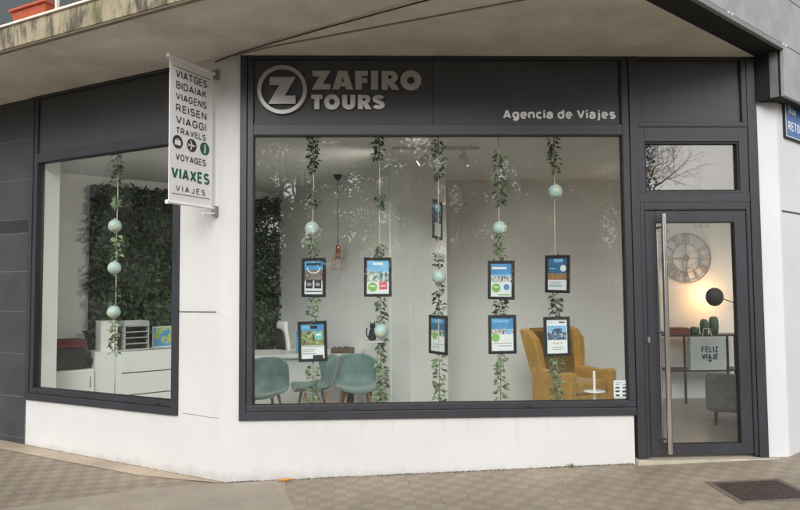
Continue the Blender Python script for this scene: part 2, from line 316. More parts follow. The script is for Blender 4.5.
# ------------------------------------------------------------------ mesh builder
class MB:
    def __init__(s):
        s.v = []; s.f = []; s.mi = []; s.T = Matrix.Identity(4); s.m = 0
    def add(s, vs, fs):
        o = len(s.v); s.v += [s.T @ Vector(p) for p in vs]
        for f in fs: s.f.append([i + o for i in f]); s.mi.append(s.m)
        return s
    def box(s, x0, x1, y0, y1, z0, z1):
        return s.add([(x0,y0,z0),(x1,y0,z0),(x1,y1,z0),(x0,y1,z0),(x0,y0,z1),(x1,y0,z1),(x1,y1,z1),(x0,y1,z1)],
              [(0,3,2,1),(4,5,6,7),(0,1,5,4),(1,2,6,5),(2,3,7,6),(3,0,4,7)])
    def prism(s, poly, z0, z1):
        """polygon in xy (counter-clockwise) extruded along z"""
        n = len(poly); a = sum(poly[i][0]*poly[(i+1)%n][1]-poly[(i+1)%n][0]*poly[i][1] for i in range(n))
        if a < 0: poly = poly[::-1]
        vs = [(x,y,z0) for x,y in poly] + [(x,y,z1) for x,y in poly]
        return s.add(vs, [tuple(range(n-1,-1,-1)), tuple(range(n,2*n))] + [(i,(i+1)%n,n+(i+1)%n,n+i) for i in range(n)])
    def prism_y(s, poly, y0, y1):
        """polygon in xz extruded along y"""
        n = len(poly); a = sum(poly[i][0]*poly[(i+1)%n][1]-poly[(i+1)%n][0]*poly[i][1] for i in range(n))
        if a < 0: poly = poly[::-1]
        vs = [(x,y0,z) for x,z in poly] + [(x,y1,z) for x,z in poly]
        return s.add(vs, [tuple(range(n)), tuple(range(2*n-1,n-1,-1))] + [(i,n+i,n+(i+1)%n,(i+1)%n) for i in range(n)])
    def prism_x(s, poly, x0, x1):
        """polygon in yz extruded along x"""
        n = len(poly); a = sum(poly[i][0]*poly[(i+1)%n][1]-poly[(i+1)%n][0]*poly[i][1] for i in range(n))
        if a < 0: poly = poly[::-1]
        vs = [(x0,y,z) for y,z in poly] + [(x1,y,z) for y,z in poly]
        return s.add(vs, [tuple(range(n-1,-1,-1)), tuple(range(n,2*n))] + [(i,(i+1)%n,n+(i+1)%n,n+i) for i in range(n)])
    def tube(s, pts, r, n=8, cap=True):
        pts = [Vector(p) for p in pts]; rs = r if isinstance(r, (list, tuple)) else [r]*len(pts)
        vs = []; up = None
        for i, p in enumerate(pts):
            d = (pts[min(i+1,len(pts)-1)] - pts[max(i-1,0)])
            if d.length < 1e-9: d = Vector((0,0,1))
            d.normalize()
            if up is None:
                up = Vector((1,0,0)) if abs(d.x) < .8 else Vector((0,1,0))
            a = (up - d*up.dot(d))
            if a.length < 1e-6: a = d.orthogonal()
            a.normalize(); up = a; b = d.cross(a)
            for k in range(n):
                t = 2*math.pi*k/n; vs.append(p + (a*math.cos(t)+b*math.sin(t))*rs[i])
        fs = []
        for i in range(len(pts)-1):
            for k in range(n):
                fs.append((i*n+k, i*n+(k+1)%n, (i+1)*n+(k+1)%n, (i+1)*n+k))
        if cap: fs += [tuple(range(n-1,-1,-1)), tuple(range((len(pts)-1)*n, len(pts)*n))]
        return s.add(vs, fs)
    def lathe(s, prof, n=20, c=(0,0,0)):
        """(radius, z) profile turned round the z axis through c"""
        vs = []; fs = []
        for r, z in prof:
            for k in range(n):
                t = 2*math.pi*k/n; vs.append((c[0]+r*math.cos(t), c[1]+r*math.sin(t), c[2]+z))
        for i in range(len(prof)-1):
            for k in range(n):
                fs.append((i*n+k, i*n+(k+1)%n, (i+1)*n+(k+1)%n, (i+1)*n+k))
        if prof[0][0] > 1e-5: fs.append(tuple(range(n-1,-1,-1)))
        if prof[-1][0] > 1e-5: fs.append(tuple(range((len(prof)-1)*n, len(prof)*n)))
        return s.add(vs, fs)
    def ball(s, c, r, n=24, m=14, sq=1.0):
        return s.lathe([(max(1e-6, r*math.sin(math.pi*i/m)), -r*sq*math.cos(math.pi*i/m)) for i in range(m+1)], n, c)
    def annulus(s, c, r0, r1, y0, y1, n=48):
        """flat ring in the xz plane, thickness along y"""
        vs = []; fs = []
        for k in range(n):
            t = 2*math.pi*k/n; ct, st = math.cos(t), math.sin(t)
            for r, y in ((r0,y0),(r1,y0),(r1,y1),(r0,y1)): vs.append((c[0]+r*ct, y, c[1]+r*st))
        for k in range(n):
            a, b = k*4, ((k+1)%n)*4
            for j in range(4): fs.append((a+j, a+(j+1)%4, b+(j+1)%4, b+j))
        return s.add(vs, fs)
    def disc_y(s, c, r, y0, y1, n=32):
        return s.prism_y([(c[0]+r*math.cos(2*math.pi*k/n), c[1]+r*math.sin(2*math.pi*k/n)) for k in range(n)], y0, y1)
    def leaf(s, p, d, up, ln, w, fold=.25):
        d = d.normalized(); side = d.cross(up)
        if side.length < 1e-4: side = d.orthogonal()
        side.normalize(); nn = side.cross(d)
        p = Vector(p); q = p + d*ln*.45
        return s.add([p, q + side*w*.5 + nn*w*fold, p + d*ln - nn*ln*.12, q - side*w*.5 + nn*w*fold, q], [(0,4,1),(1,4,2),(2,4,3),(3,4,0)])
    def build(s, name, material, parent=None, world=False, bevel=0, seg=2, smooth=False, subsurf=0, kind=None, solid=0):
        me = bpy.data.meshes.new(name)
        off = Vector(parent.location) if (world and parent) else Vector((0,0,0))
        me.from_pydata([tuple(v - off) for v in s.v], [], s.f)
        mats = material if isinstance(material, (list, tuple)) else [material]
        for m_ in mats: me.materials.append(m_)
        if len(mats) > 1: me.polygons.foreach_set('material_index', s.mi)
        me.validate(); bm = bmesh.new(); bm.from_mesh(me); bmesh.ops.recalc_face_normals(bm, faces=bm.faces) if not smooth == 'raw' else None
        bm.to_mesh(me); bm.free()
        if smooth:
            me.polygons.foreach_set('use_smooth', [True]*len(me.polygons))
        o = bpy.data.objects.new(name, me); COL.objects.link(o)
        if parent: o.parent = parent
        if solid:
            md = o.modifiers.new('solid', 'SOLIDIFY'); md.thickness = solid; md.offset = 0
        if bevel:
            md = o.modifiers.new('bevel', 'BEVEL'); md.width = bevel; md.segments = seg; md.limit_method = 'ANGLE'; md.angle_limit = R(35)
        if subsurf:
            md = o.modifiers.new('sub', 'SUBSURF'); md.levels = subsurf; md.render_levels = subsurf
        if kind: o['kind'] = kind
        return o

def tag(o, label, cat, group=None):
    o['label'] = label; o['category'] = cat
    if group: o['group'] = group
    return o
def thing(name, label, cat, loc=(0,0,0), rz=0, group=None):
    o = bpy.data.objects.new(name, None); COL.objects.link(o); o.location = loc; o.rotation_euler = (0,0,rz)
    o.empty_display_size = .1
    return tag(o, label, cat, group)
def dup(root, loc, rz, label=None, name=None):
    r = root.copy(); COL.objects.link(r); r.location = loc; r.rotation_euler = (0,0,rz)
    if label: r['label'] = label
    for ch in list(root.children):
        c = ch.copy(); COL.objects.link(c); c.parent = r
        for g in ch.children:
            d = g.copy(); COL.objects.link(d); d.parent = c
    return r

def _arc(cx, cy, rx, ry, a0, a1, n=12): return [(cx+rx*math.cos(R(a0+(a1-a0)*i/n)), cy+ry*math.sin(R(a0+(a1-a0)*i/n))) for i in range(n+1)]
LET = {
 'V': [[(0,1),(.33,0),(.66,1)]], 'I': [[(0,0),(0,1)]], 'A': [[(0,0),(.33,1),(.66,0)],[(.10,.28),(.56,.28)]], 'T': [[(0,1),(.6,1)],[(.3,1),(.3,0)]],
 'G': [_arc(.3,.68,.3,.32,20,180)+_arc(.3,.32,.3,.32,180,360)+[(.6,.48),(.34,.48)]], 'E': [[(.5,1),(0,1),(0,0),(.5,0)],[(0,.52),(.44,.52)]],
 'S': [_arc(.29,.745,.27,.255,30,270)+_arc(.29,.25,.29,.25,80,-150)], 'B': [[(0,0),(0,1),(.3,1)]+_arc(.3,.76,.24,.24,80,-80)+[(.3,.52),(0,.52)],[(.3,.52)]+_arc(.3,.26,.28,.26,80,-80)+[(.3,0),(0,0)]],
 'D': [[(0,0),(0,1),(.22,1)]+_arc(.22,.62,.36,.38,80,0)+_arc(.22,.38,.36,.38,0,-80)+[(.22,0),(0,0)]], 'K': [[(0,0),(0,1)],[(.56,1),(.02,.40)],[(.2,.6),(.6,0)]],
 'N': [[(0,0),(0,1)],[(0,1),(.58,0)],[(.58,0),(.58,1)]], 'R': [[(0,0),(0,1),(.3,1)]+_arc(.3,.73,.27,.27,80,-80)+[(.3,.46),(0,.46)],[(.3,.46),(.6,0)]],
 'L': [[(0,1),(0,0),(.5,0)]], 'O': [_arc(.3,.66,.3,.34,0,180)+_arc(.3,.34,.3,.34,180,360)+[(.6,.67)]], 'Y': [[(0,1),(.32,.42),(.64,1)],[(.32,.44),(.32,0)]],
 'X': [[(0,1),(.62,0)],[(0,0),(.62,1)]], 'J': [[(.42,1),(.42,.28)]+_arc(.2,.24,.22,.24,0,-150)], 'F': [[(0,0),(0,1),(.5,1)],[(0,.52),(.44,.52)]], 'Z': [[(0,1),(.55,1)],[(.55,1),(0,0)],[(0,0),(.56,0)]],
 'U': [[(0,1),(0,.3)]+_arc(.29,.29,.29,.29,180,360)+[(.58,1)]],
 'a': [_arc(.26,.50,.23,.22,165,0)+[(.49,0)],[(.49,.41),(.27,.41)]+_arc(.23,.205,.23,.205,90,270)+[(.36,.03),(.49,.14)]],
 'g': [_arc(.26,.37,.26,.35,0,360),[(.52,.72),(.52,-.02)]+_arc(.26,-.02,.26,.24,0,-150)], 'e': [[(.03,.36),(.54,.36)]+_arc(.28,.36,.26,.36,5,312)],
 'n': [[(0,0),(0,.72)],[(0,.42)]+_arc(.25,.45,.25,.27,170,0)+[(.5,0)]], 'c': [_arc(.28,.36,.27,.36,45,315)], 'i': [[(0,0),(0,.72)],[(0,.88),(0,1.04)]],
 'd': [_arc(.26,.36,.26,.36,0,360),[(.52,0),(.52,1.04)]], 'j': [[(.15,.72),(.15,-.08)]+_arc(0,-.08,.15,.16,0,-100),[(.15,.88),(.15,1.04)]],
 's': [_arc(.25,.54,.22,.18,30,260)+_arc(.25,.18,.24,.18,80,-150)], 'ú': [[(0,.72),(0,.25)]+_arc(.25,.25,.25,.25,180,350)+[(.5,.3)],[(.5,.72),(.5,0)],[(.2,.86),(.40,1.06)]],
}
def text_verts(body, x0, x1, base, cap, bold=.0, sx=1.0, spacing=1.0, depth=.0, t=.15, gap=.26):
    """letters drawn as strokes of even weight: x from x0 to x1, baseline and cap height; returns verts (x, up, normal) and faces"""
    cur = 0; items = []; t = t+bold
    for ch in body:
        if ch == ' ': cur += .38; continue
        w_ = max(p[0] for q in LET[ch] for p in q)
        for q in LET[ch]:
            q = [(cur+p[0], t/2+p[1]*(1-t)) for p in q]; run = [q[0]]
            for i in range(1, len(q)):
                run.append(q[i])
                if i < len(q)-1:
                    d1 = Vector((q[i][0]-q[i-1][0], q[i][1]-q[i-1][1])); d2 = Vector((q[i+1][0]-q[i][0], q[i+1][1]-q[i][1]))
                    if d1.length > 1e-6 and d2.length > 1e-6 and d1.normalized().dot(d2.normalized()) < -.15: items.append(run); run = [q[i]]
            items.append(run)
        cur += w_ + gap + t
    tot = cur - gap - t; fx = (x1-x0-t*cap*.9)/tot; xo = x0+t*cap*.45
    vs, fs = [], []; lay = 0
    for q in items:
        P_ = [Vector((xo+p[0]*fx, base+p[1]*cap)) for p in q]; P_ = [p for i, p in enumerate(P_) if i == 0 or (p-P_[i-1]).length > 1e-6]
        closed = (P_[0]-P_[-1]).length < cap*.02
        wd = t*cap*.5; o = len(vs); lay += 1; z1 = depth + .00012*(lay % 7)
        n = len(P_)
        for i, p in enumerate(P_):
            a = P_[i-1] if i > 0 else (P_[-2] if closed else None); c = P_[i+1] if i < n-1 else (P_[1] if closed else None)
            d1 = (p-a).normalized() if a is not None else None; d2 = (c-p).normalized() if c is not None else None
            if d1 is None: d1 = d2
            if d2 is None: d2 = d1
            n1 = Vector((-d1.y,d1.x)); n2_ = Vector((-d2.y,d2.x)); m_ = (n1+n2_)
            m_ = n1 if m_.length < .2 else m_.normalized(); k = wd/max(.82, m_.dot(n1))
            for zz in (z1, -.0002): vs += [(p.x+m_.x*k, p.y+m_.y*k, zz), (p.x-m_.x*k, p.y-m_.y*k, zz)]
        for i in range(n-1):
            a, b_ = o+4*i, o+4*(i+1)
            fs += [(a,a+1,b_+1,b_),(a,b_,b_+2,a+2),(a+1,a+3,b_+3,b_+1)]
        if not closed: fs += [(o,o+2,o+3,o+1),(o+4*(n-1),o+4*(n-1)+1,o+4*(n-1)+3,o+4*(n-1)+2)]
    return vs, fs

def glyph_curve(polys_list, depth):
    """filled letter outlines (outer loops and holes) -> verts (x, up, normal), faces"""
    cu = bpy.data.curves.new('glyph_curve', 'CURVE'); cu.dimensions = '2D'; cu.fill_mode = 'BOTH'; cu.extrude = depth
    for poly in polys_list:
        sp = cu.splines.new('POLY'); sp.points.add(len(poly)-1); sp.use_cyclic_u = True
        for p, (x, y) in zip(sp.points, poly): p.co = (x, y, 0, 1)
    ob = bpy.data.objects.new('glyph_curve', cu); COL.objects.link(ob); bpy.context.view_layer.update()
    me = bpy.data.meshes.new_from_object(ob.evaluated_get(bpy.context.evaluated_depsgraph_get()))
    vs = [tuple(v.co) for v in me.vertices]; fs = [tuple(p.vertices) for p in me.polygons]
    COL.objects.unlink(ob); bpy.data.objects.remove(ob); bpy.data.curves.remove(cu); bpy.data.meshes.remove(me)
    return vs, fs

# ------------------------------------------------------------------ plan of the place (metres)
# y = 0 is the shop front, the camera stands at y = -5.6; the side wall turns back by TH at the corner XC
TH = .4993; XC = -1.3177
T = Vector((math.cos(TH), -math.sin(TH), 0)); IN = Vector((math.sin(TH), math.cos(TH), 0))
def LP(s, k, z=0):                     # along side wall, inward, up
    p = Vector((XC, 0, z)) + T*s + IN*k; return p
def L2(s, k): p = LP(s, k); return (p.x, p.y)
ML = Matrix.Translation((XC, 0, 0)) @ Matrix.Rotation(-TH, 4, 'Z')
RD = Vector((.79, .613, 0)).normalized(); RO = Vector((RD.y, -RD.x, 0))   # third wall: along, outward
C3 = Vector((3.52, 0, 0))
MR = Matrix(((RD.x, -RO.x, 0, C3.x), (RD.y, -RO.y, 0, C3.y), (0, 0, 1, 0), (0, 0, 0, 1)))   # x along, y inward
def R2(s, k): p = C3 + RD*s - RO*k; return (p.x, p.y)
ZT = 3.555
def gz(x, y=0):
    if x > -1.3: z = -.078 + .029*(x+1.3)
    else: z = -.078 + .022*(-1.3-x)
    if x > 3.6: z = -.078 + .029*4.9
    if x < -8: z = -.078 + .022*6.7
    return z

# ------------------------------------------------------------------ ground
def sheet(name, pts, m, dz=0.0, kind='structure', n=1):
    b = MB(); b.add([(x, y, gz(x, y)+dz) for x, y in pts], [tuple(range(len(pts)))])
    o = b.build(name, m, kind=kind); return o
xs = [-14,-8,-4,-2.6,-1.9,-1.3,-.6,.4,1.4,2.4,3.6,6,9,14]
def strip(name, poly, m, dz):
    """flat paving polygon draped on the pavement by slicing it at the break lines of the ground"""
    bm = bmesh.new(); bm.faces.new([bm.verts.new((x,y,0)) for x,y in poly])
    for x in xs: bmesh.ops.bisect_plane(bm, geom=bm.verts[:]+bm.edges[:]+bm.faces[:], plane_co=(x,0,0), plane_no=(1,0,0))
    for v in bm.verts: v.co.z = gz(v.co.x)+dz
    me = bpy.data.meshes.new(name); bm.to_mesh(me); bm.free(); me.materials.append(m)
    o = bpy.data.objects.new(name, me); COL.objects.link(o); o['kind'] = 'structure'; return o
strip('pavement', [(-16,-6.6),(16,-6.6),R2(14,.1),(3.53,.1),(XC+.02,.1),L2(-16,.1)], M['pave'], 0)
strip('side_paving', [L2(-6,.1), L2(-.25,.1), L2(-.32,-.28), (-1.9,-.16), (-2.45,-.5), (-3.6,-1.25), (-6.4,-1.0)], M['pavel'], .002)
strip('plain_paving', [(-1.36,-.02), (-.80,-.02), (-.76,-.30), (-.62,-.80), (-.55,-1.4), (-4.2,-1.4), (-3.2,-.98), (-2.45,-.5), (-1.9,-.16)], M['plain'], .004)
strip('border_paving', [L2(-6,.05), L2(-.0,.05), L2(-.02,-.03), L2(-.75,-.20), L2(-6,-.27)], M['border'], .006)
b = MB(); b.box(-90,90,-6.75,-6.6,-.3,-.03); b.build('kerb', M['kerb'], kind='structure', bevel=.015)
b = MB(); b.box(-14,-90,-6.6,9,-.3,-.0) if False else None
b = MB(); b.add([(-120,-14,-.15),(120,-14,-.15),(120,-6.7,-.15),(-120,-6.7,-.15)], [(0,1,2,3)]); b.build('road', M['asphalt'], kind='structure')
b = MB(); b.add([(-400,-400,-.19),(400,-400,-.19),(400,400,-.19),(-400,400,-.19)], [(0,1,2,3)]); b.build('ground', M['verge'], kind='structure')
b = MB()
for y0, y1 in ((-8.25,-8.10),(-9.0,-8.85)): b.add([(-60,y0,-.146),(60,y0,-.146),(60,y1,-.146),(-60,y1,-.146)], [(0,1,2,3)])
b.build('road_marking', M['paint'], kind='structure')
b = MB(); b.box(-120,120,-17,-14,-.3,-.02); b.build('far_pavement', M['kerb'], kind='structure')

# ------------------------------------------------------------------ building
bld = thing('corner_building', 'pale corner building with anthracite shopfront, white walls and concrete overhang', 'building', (0,0,0))
def rounded(p0, p1, p2, r, n=6):
    p0, p1, p2 = Vector(p0), Vector(p1), Vector(p2)
    a = (p0-p1).normalized(); c = (p2-p1).normalized(); ang = a.angle(c); d = r/math.tan(ang/2)
    q0, q1 = p1+a*d, p1+c*d; out = []
    for i in range(n+1):
        t = i/n; out.append(tuple((q0*(1-t)**2 + p1*2*t*(1-t) + q1*t*t)[:2]))
    return out
TK = .2
IC = (XC + TK*math.tan(TH/2), TK)      # inner corner
WY = .012                              # render sits just behind the frame's face
oc = rounded(L2(-1,.012), (XC+.012*math.tan(TH/2), WY), (0,WY), .28)
b = MB()
b.prism([L2(-2.63,.012)] + oc + [(2.168,WY),(2.168,TK)] + [IC] + [L2(-2.63,TK)], -.35, .434)
b.prism([L2(-.528,.012)] + oc + [(-1.196,WY),(-1.196,TK)] + [IC] + [L2(-.528,TK)], .434, ZT)
w = b.build('white_wall', M['white'], bld)
b = MB(); b.T = ML
b.box(-.528,-.10,.0095,.013,1.338,1.348)
b.build('joint_line', M['groove'], w)
b = MB()
pts = [LP(-.47+.40*i/14, .0105, .463 - .0075*i/14*2 + rng.uniform(-.004,.004)) for i in range(15)]
b.tube(pts, .0022, 5); b.build('crack', M['crack'], w)
# pier right of the door and the third wall
b = MB(); b.prism([(3.325,WY),(3.51,WY),(3.53,WY+.012),R2(.03,.012),R2(.9,.012),R2(.9,.2),R2(.1,.2),(3.325,.2)], -.35, 3.16)
b.prism([R2(6.1,.012),R2(9,.012),R2(9,.2),R2(6.1,.2)], -.35, 3.16)
b.prism([R2(.9,.012),R2(6.1,.012),R2(6.1,.2),R2(.9,.2)], -.35, .434)
b.prism([R2(.9,.012),R2(6.1,.012),R2(6.1,.2),R2(.9,.2)], 2.90, 3.16)
pier = b.build('side_wall', M['rwhite'], bld)
b = MB(); b.T = MR; b.box(.03,.9,.008,.014,2.182,2.196); b.build('joint_line', M['groove'], pier)
# dark stoneware left of the side window
b = MB(); b.T = ML; b.box(-9,-2.634,.011,.2,-.35,ZT); b.build('cladding_bed', M['grout'], bld)
b = MB(); b.T = ML
zs = [-.3,.04,.455,.895,1.33,1.745,2.142]
for z0, z1 in list(zip(zs, zs[1:])) + [(2.287,2.709),(2.709,3.13),(3.13,ZT-.004)]:
    s1 = -2.642
    for j in range(6):
        wdt = 1.18; b.box(s1-wdt, s1-.006, .006+rng.uniform(0,.003), .031, z0+.004, z1-.004); s1 -= wdt
b.build('stoneware_cladding', M['tile'], bld, bevel=.002)
b = MB(); b.T = ML; b.box(-9,-2.636,.008,.032,2.146,2.283); b.build('dark_band', M['band'], bld)

# ---- frames. window frames are a mesh with seams; panes are sub-parts
def frame_boxes(b, L):
    for x0,x1,y0,y1,z0,z1 in L: b.box(x0,x1,y0,y1,z0,z1)
fw = MB()
frame_boxes(fw, [
 (-1.192,-1.135,-.010,.09,.434,ZT-.002), (-1.131,-1.080,-.002,.09,.560,ZT-.03),        # left stile, two profiles
 (2.128,2.186,-.002,.09,.560,ZT-.03),                                                    # right stile
 (-1.135,2.186,-.010,.09,.434,.502), (-1.135,2.186,-.004,.09,.506,.558),                 # bottom rail, two profiles
 (-1.080,2.128,-.002,.09,2.860,2.952),                                                   # rail above glass
 (-1.135,2.186,-.010,.06,ZT-.028,ZT-.002)])
win = fw.build('shop_window', M['frame'], bld, bevel=.003)
b = MB(); frame_boxes(b, [(-1.08,-1.073,.006,.06,.558,2.86),(2.120,2.128,.006,.06,.558,2.86),(-1.073,2.12,.006,.06,.552,.560),(-1.073,2.12,.006,.06,2.852,2.86)])
b.build('gasket', M['gasket'], win)
b = MB(); b.box(-1.078,2.126,.040,.048,.556,2.858); b.build('glass_pane', M['glass'], win)
for px in (-.97,-.22,.525,1.262,2.03):
    b = MB(); b.box(px-.022,px+.022,-.016,-.009,.519,.529); b.build('drain_cap', M['bmetal'], win, bevel=.003)
b = MB(); b.box(-1.080,.468,.022,.05,2.953,ZT-.03); b.box(.472,2.128,.022,.05,2.953,ZT-.03)
sp = b.build('sign_panel', M['panel'], bld, bevel=.0015)
b = MB(); b.box(.466,.474,.03,.052,2.953,ZT-.03); b.build('panel_joint_and_shade', M['gasket'], sp)
b = MB(); b.box(2.117,2.128,.0,.0225,2.955,ZT-.03); b.build('panel_joint_and_shade', M['gasket'], sp)  # dark strip paints the shade in the recess at the panel's right edge
# side window (side wall frame coordinates)
sw = MB(); sw.T = ML
frame_boxes(sw, [
 (-2.628,-2.572,-.010,.09,.434,ZT-.002), (-2.568,-2.515,-.002,.09,.560,ZT-.03), (-.602,-.53,-.008,.09,.434,ZT-.002),
 (-2.572,-.602,-.010,.09,.434,.502), (-2.572,-.602,-.004,.09,.506,.558), (-2.515,-.602,-.002,.09,2.857,2.95),
 (-2.572,-.602,-.010,.06,ZT-.028,ZT-.002)])
swin = sw.build('shop_window', M['frame'], bld, bevel=.003)
b = MB(); b.T = ML; b.box(-2.515,-.602,.018,.05,2.951,ZT-.03); b.build('top_panel', M['panel'], swin)
b = MB(); b.T = ML; b.box(-2.512,-.603,.040,.048,.556,2.858); b.build('glass_pane', M['glass'], swin)
b = MB(); b.T = ML; frame_boxes(b, [(-2.515,-2.507,.006,.06,.558,2.857),(-.61,-.602,.006,.06,.558,2.857),(-2.507,-.61,.006,.06,.552,.560),(-2.507,-.61,.006,.06,2.849,2.857)])
b.build('gasket', M['gasket'], swin)
for s in (-2.44,-1.72,-.76):
    b = MB(); b.T = ML; b.box(s-.02,s+.02,-.016,-.009,.517,.529); b.build('drain_cap', M['bmetal'], swin, bevel=.003)
# added third window, unseen round the corner, to bring daylight into the shop
added_frame = MB(); added_frame.T = MR
frame_boxes(added_frame, [(.9,.97,.0,.09,.434,2.9),(6.03,6.1,.0,.09,.434,2.9),(.97,6.03,.0,.09,.434,.55),(.97,6.03,.0,.09,2.83,2.9),(3.45,3.55,.0,.09,.55,2.83)])
added_win = added_frame.build('shop_window', M['frame'], bld, bevel=.003)
b = MB(); b.T = MR; b.box(.97,6.03,.04,.048,.55,2.83); b.build('glass_pane', M['glass'], added_win)
# door surround
df = MB(); frame_boxes(df, [
 (2.190,2.262,-.012,.09,.065,ZT-.002), (2.266,2.300,-.004,.09,.075,2.26), (3.240,3.322,-.012,.09,.06,ZT-.002), (3.206,3.236,-.004,.09,.075,2.26),
 (2.262,3.240,-.004,.09,2.925,2.972), (2.262,3.240,-.004,.09,2.262,2.345),
 (2.262,2.318,-.0,.085,2.345,2.925), (3.16,3.240,-.0,.085,2.345,2.925), (2.318,3.16,.0,.085,2.345,2.362), (2.318,3.16,.0,.085,2.80,2.925),
 (2.262,3.240,-.006,.06,ZT-.028,ZT-.002), (2.262,2.29,-.004,.06,2.972,ZT-.028), (3.20,3.240,-.004,.06,2.972,ZT-.028),
 (2.300,3.206,-.004,.09,2.202,2.262)])
ds = df.build('door_surround', M['frame'], bld, bevel=.003)
b = MB(); frame_boxes(b, [(2.292,3.198,.024,.05,2.974,ZT-.03)]); b.build('top_panel', M['panel'], ds)
b = MB(); frame_boxes(b, [(3.191,3.199,.0,.025,2.974,ZT-.03),(2.30,3.205,-.0065,.03,2.195,2.201),(2.27,3.23,-.0065,-.003,2.932,2.9375),(2.302,2.308,-.002,.03,.09,2.195),(3.199,3.205,-.002,.03,.09,2.195)]); b.build('seal_and_shade', M['gasket'], ds)  # first strip is painted shade in the recess beside the top panel
tw = MB(); frame_boxes(tw, [(2.318,2.333,.01,.08,2.362,2.80),(3.143,3.16,.01,.08,2.362,2.80),(2.333,3.143,.01,.08,2.362,2.376),(2.333,3.143,.01,.08,2.782,2.80)])
two = tw.build('transom_window', M['gasket'], bld)
b = MB(); b.box(2.330,3.146,.042,.050,2.372,2.786); b.build('glass_pane', M['film'], two)
dm = MB(); frame_boxes(dm, [(2.309,2.402,.004,.07,.095,2.192),(3.098,3.198,.004,.07,.095,2.192),(2.402,3.098,.004,.07,.095,.178),(2.402,3.098,.004,.07,2.092,2.192)])
door = dm.build('door', M['frame'], bld, bevel=.003)
b = MB(); b.box(2.40,3.101,.036,.044,.175,2.095); b.build('glass_pane', M['glass'], door)
b = MB(); frame_boxes(b, [(2.402,2.408,.008,.06,.178,2.092),(3.092,3.098,.008,.06,.178,2.092),(2.408,3.092,.008,.06,.178,.184),(2.408,3.092,.008,.06,2.086,2.092)]); b.build('gasket', M['gasket'], door)
for yb in (-.085, .078):
    b = MB(); b.tube([(2.432,yb,.125),(2.432,yb,2.155)], .0225 if yb < 0 else .018, 20)
    for z in (.24,1.14,2.04): b.tube([(2.432,yb,z),(2.39,.01 if yb < 0 else .06,z)], .009, 10)
    b.build('handle', M['steel'], door, smooth=True).modifiers.new('e','EDGE_SPLIT').split_angle = R(40)
b = MB(); b.T = Matrix.Translation((2.305,0,1.075)); b.prism_y([(.012*math.cos(t), .028*math.sin(t)) for t in [2*math.pi*i/20 for i in range(20)]], -.016, -.003)
b.box(-.003,.003,-.018,-.016,-.014,.012); b.build('lock', M['steel'], door)
b = MB(); b.prism([(2.172,-.05),(3.40,-.05),(3.40,.25),(2.172,.25)], -.1, .062); b.build('threshold', M['stone'], bld, bevel=.006)

# ---- overhang
b = MB()
FA = .97
def FL(s, k=0): return L2(s, -FA+k)
def RL(s, k=0): p = Vector((3.448,-.217,0)) + RD*s - RO*k; return (p.x, p.y)
def on_y(f, y, a=-9, c=9):
    for _ in range(60):
        m_ = (a+c)/2
        if (f(m_)[1]-y)*(f(a)[1]-y) <= 0: c = m_
        else: a = m_
    return f(a)
YF = -1.38
slabp = [FL(-9), on_y(lambda s: FL(s), YF), on_y(lambda s: RL(s,.235), YF), RL(9,.235), (8,9), (-8,9)]
b.prism(slabp, ZT, 3.735)
slab = b.build('overhang_slab', M['soffit'], bld)
b = MB(); a0 = Vector(FL(-9,-.006)); a1 = Vector(on_y(lambda s: FL(s,-.006), YF))
b.prism([FL(-9,-.012), on_y(lambda s: FL(s,-.012), YF), on_y(lambda s: FL(s,.0), YF-.002), FL(-9,.0)], ZT-.002, 3.738); b.build('fascia', M['fascia'], bld)
b = MB(); b.prism([FL(-9,-.03), on_y(lambda s: FL(s,-.03), YF), on_y(lambda s: FL(s,.12), YF), FL(-9,.12)], 3.738, 3.758); b.build('capping', M['capping'], bld, bevel=.004)
# casting joint across the soffit and the drip groove near its edge
b = MB()
def bar(p, q, w_, z0, z1):
    p, q = Vector(p), Vector(q); d = (q-p).normalized(); n_ = Vector((-d.y,d.x))*w_/2
    b.prism([tuple(p+n_), tuple(q+n_), tuple(q-n_), tuple(p-n_)], z0, z1)
bar((-1.75,.30), (-.904,-.212), .028, ZT-.005, ZT+.002); bar((-.904,-.212), (1.6,-1.4), .024, ZT-.005, ZT+.002)
bar(FL(-9,.045), on_y(lambda s: FL(s,.045), YF+.05), .03, ZT-.003, ZT+.002)
b.build('casting_joint', M['joint'], slab)
# grey cladding over the right-hand street
b = MB()
s_lo = -4.2
MRL = Matrix(((RD.x,-RO.x,0,3.448),(RD.y,-RO.y,0,-.217),(0,0,1,0),(0,0,0,1)))
b.T = MRL
b.box(-2.6,0,.03,.232,ZT-.006,6.5); b.box(.012,9,.03,.232,3.15,6.5)
b.build('cladding_back', M['black'], bld)
b = MB(); b.T = MRL
jx = [-2.6,-2.02,-1.0,.03,1.05,2.07,3.09,4.11,5.13]
for i in range(len(jx)-1):
    for z0, z1 in ((3.592,4.02),(4.03,5.0),(5.01,6.4)):
        b.box(jx[i]+.004, jx[i+1]-.004, rng.uniform(0,.002), .03, z0, z1)
for i in range(3,len(jx)-1): b.box(jx[i]+(.004 if i > 3 else -.026), jx[i+1]-.004, .0, .03, 3.145, 3.584)
clad = b.build('grey_cladding', M['clad'], bld, bevel=.002)
b = MB(); b.T = MRL; b.box(-2.6,.0,-.004,.03,ZT-.008,3.584); b.build('edge_trim', M['cladtrim'], clad)
b = MB(); b.T = MRL
b.box(-.0,.0125,.05,.115,3.15,3.545)
b.build('reveal_strip', M['cladtrim2'], clad)
b = MB(); b.T = MRL
for s in jx[1:-1]:
    for dx in (-.03,.03):
        for z0, z1 in ((3.58,3.598),(4.018,4.034)):
            b = MB(); b.T = MRL; b.box(s+dx-.007,s+dx+.007,-.006,.004,z0,z1); b.build('panel_clip', M['clip'], clad)
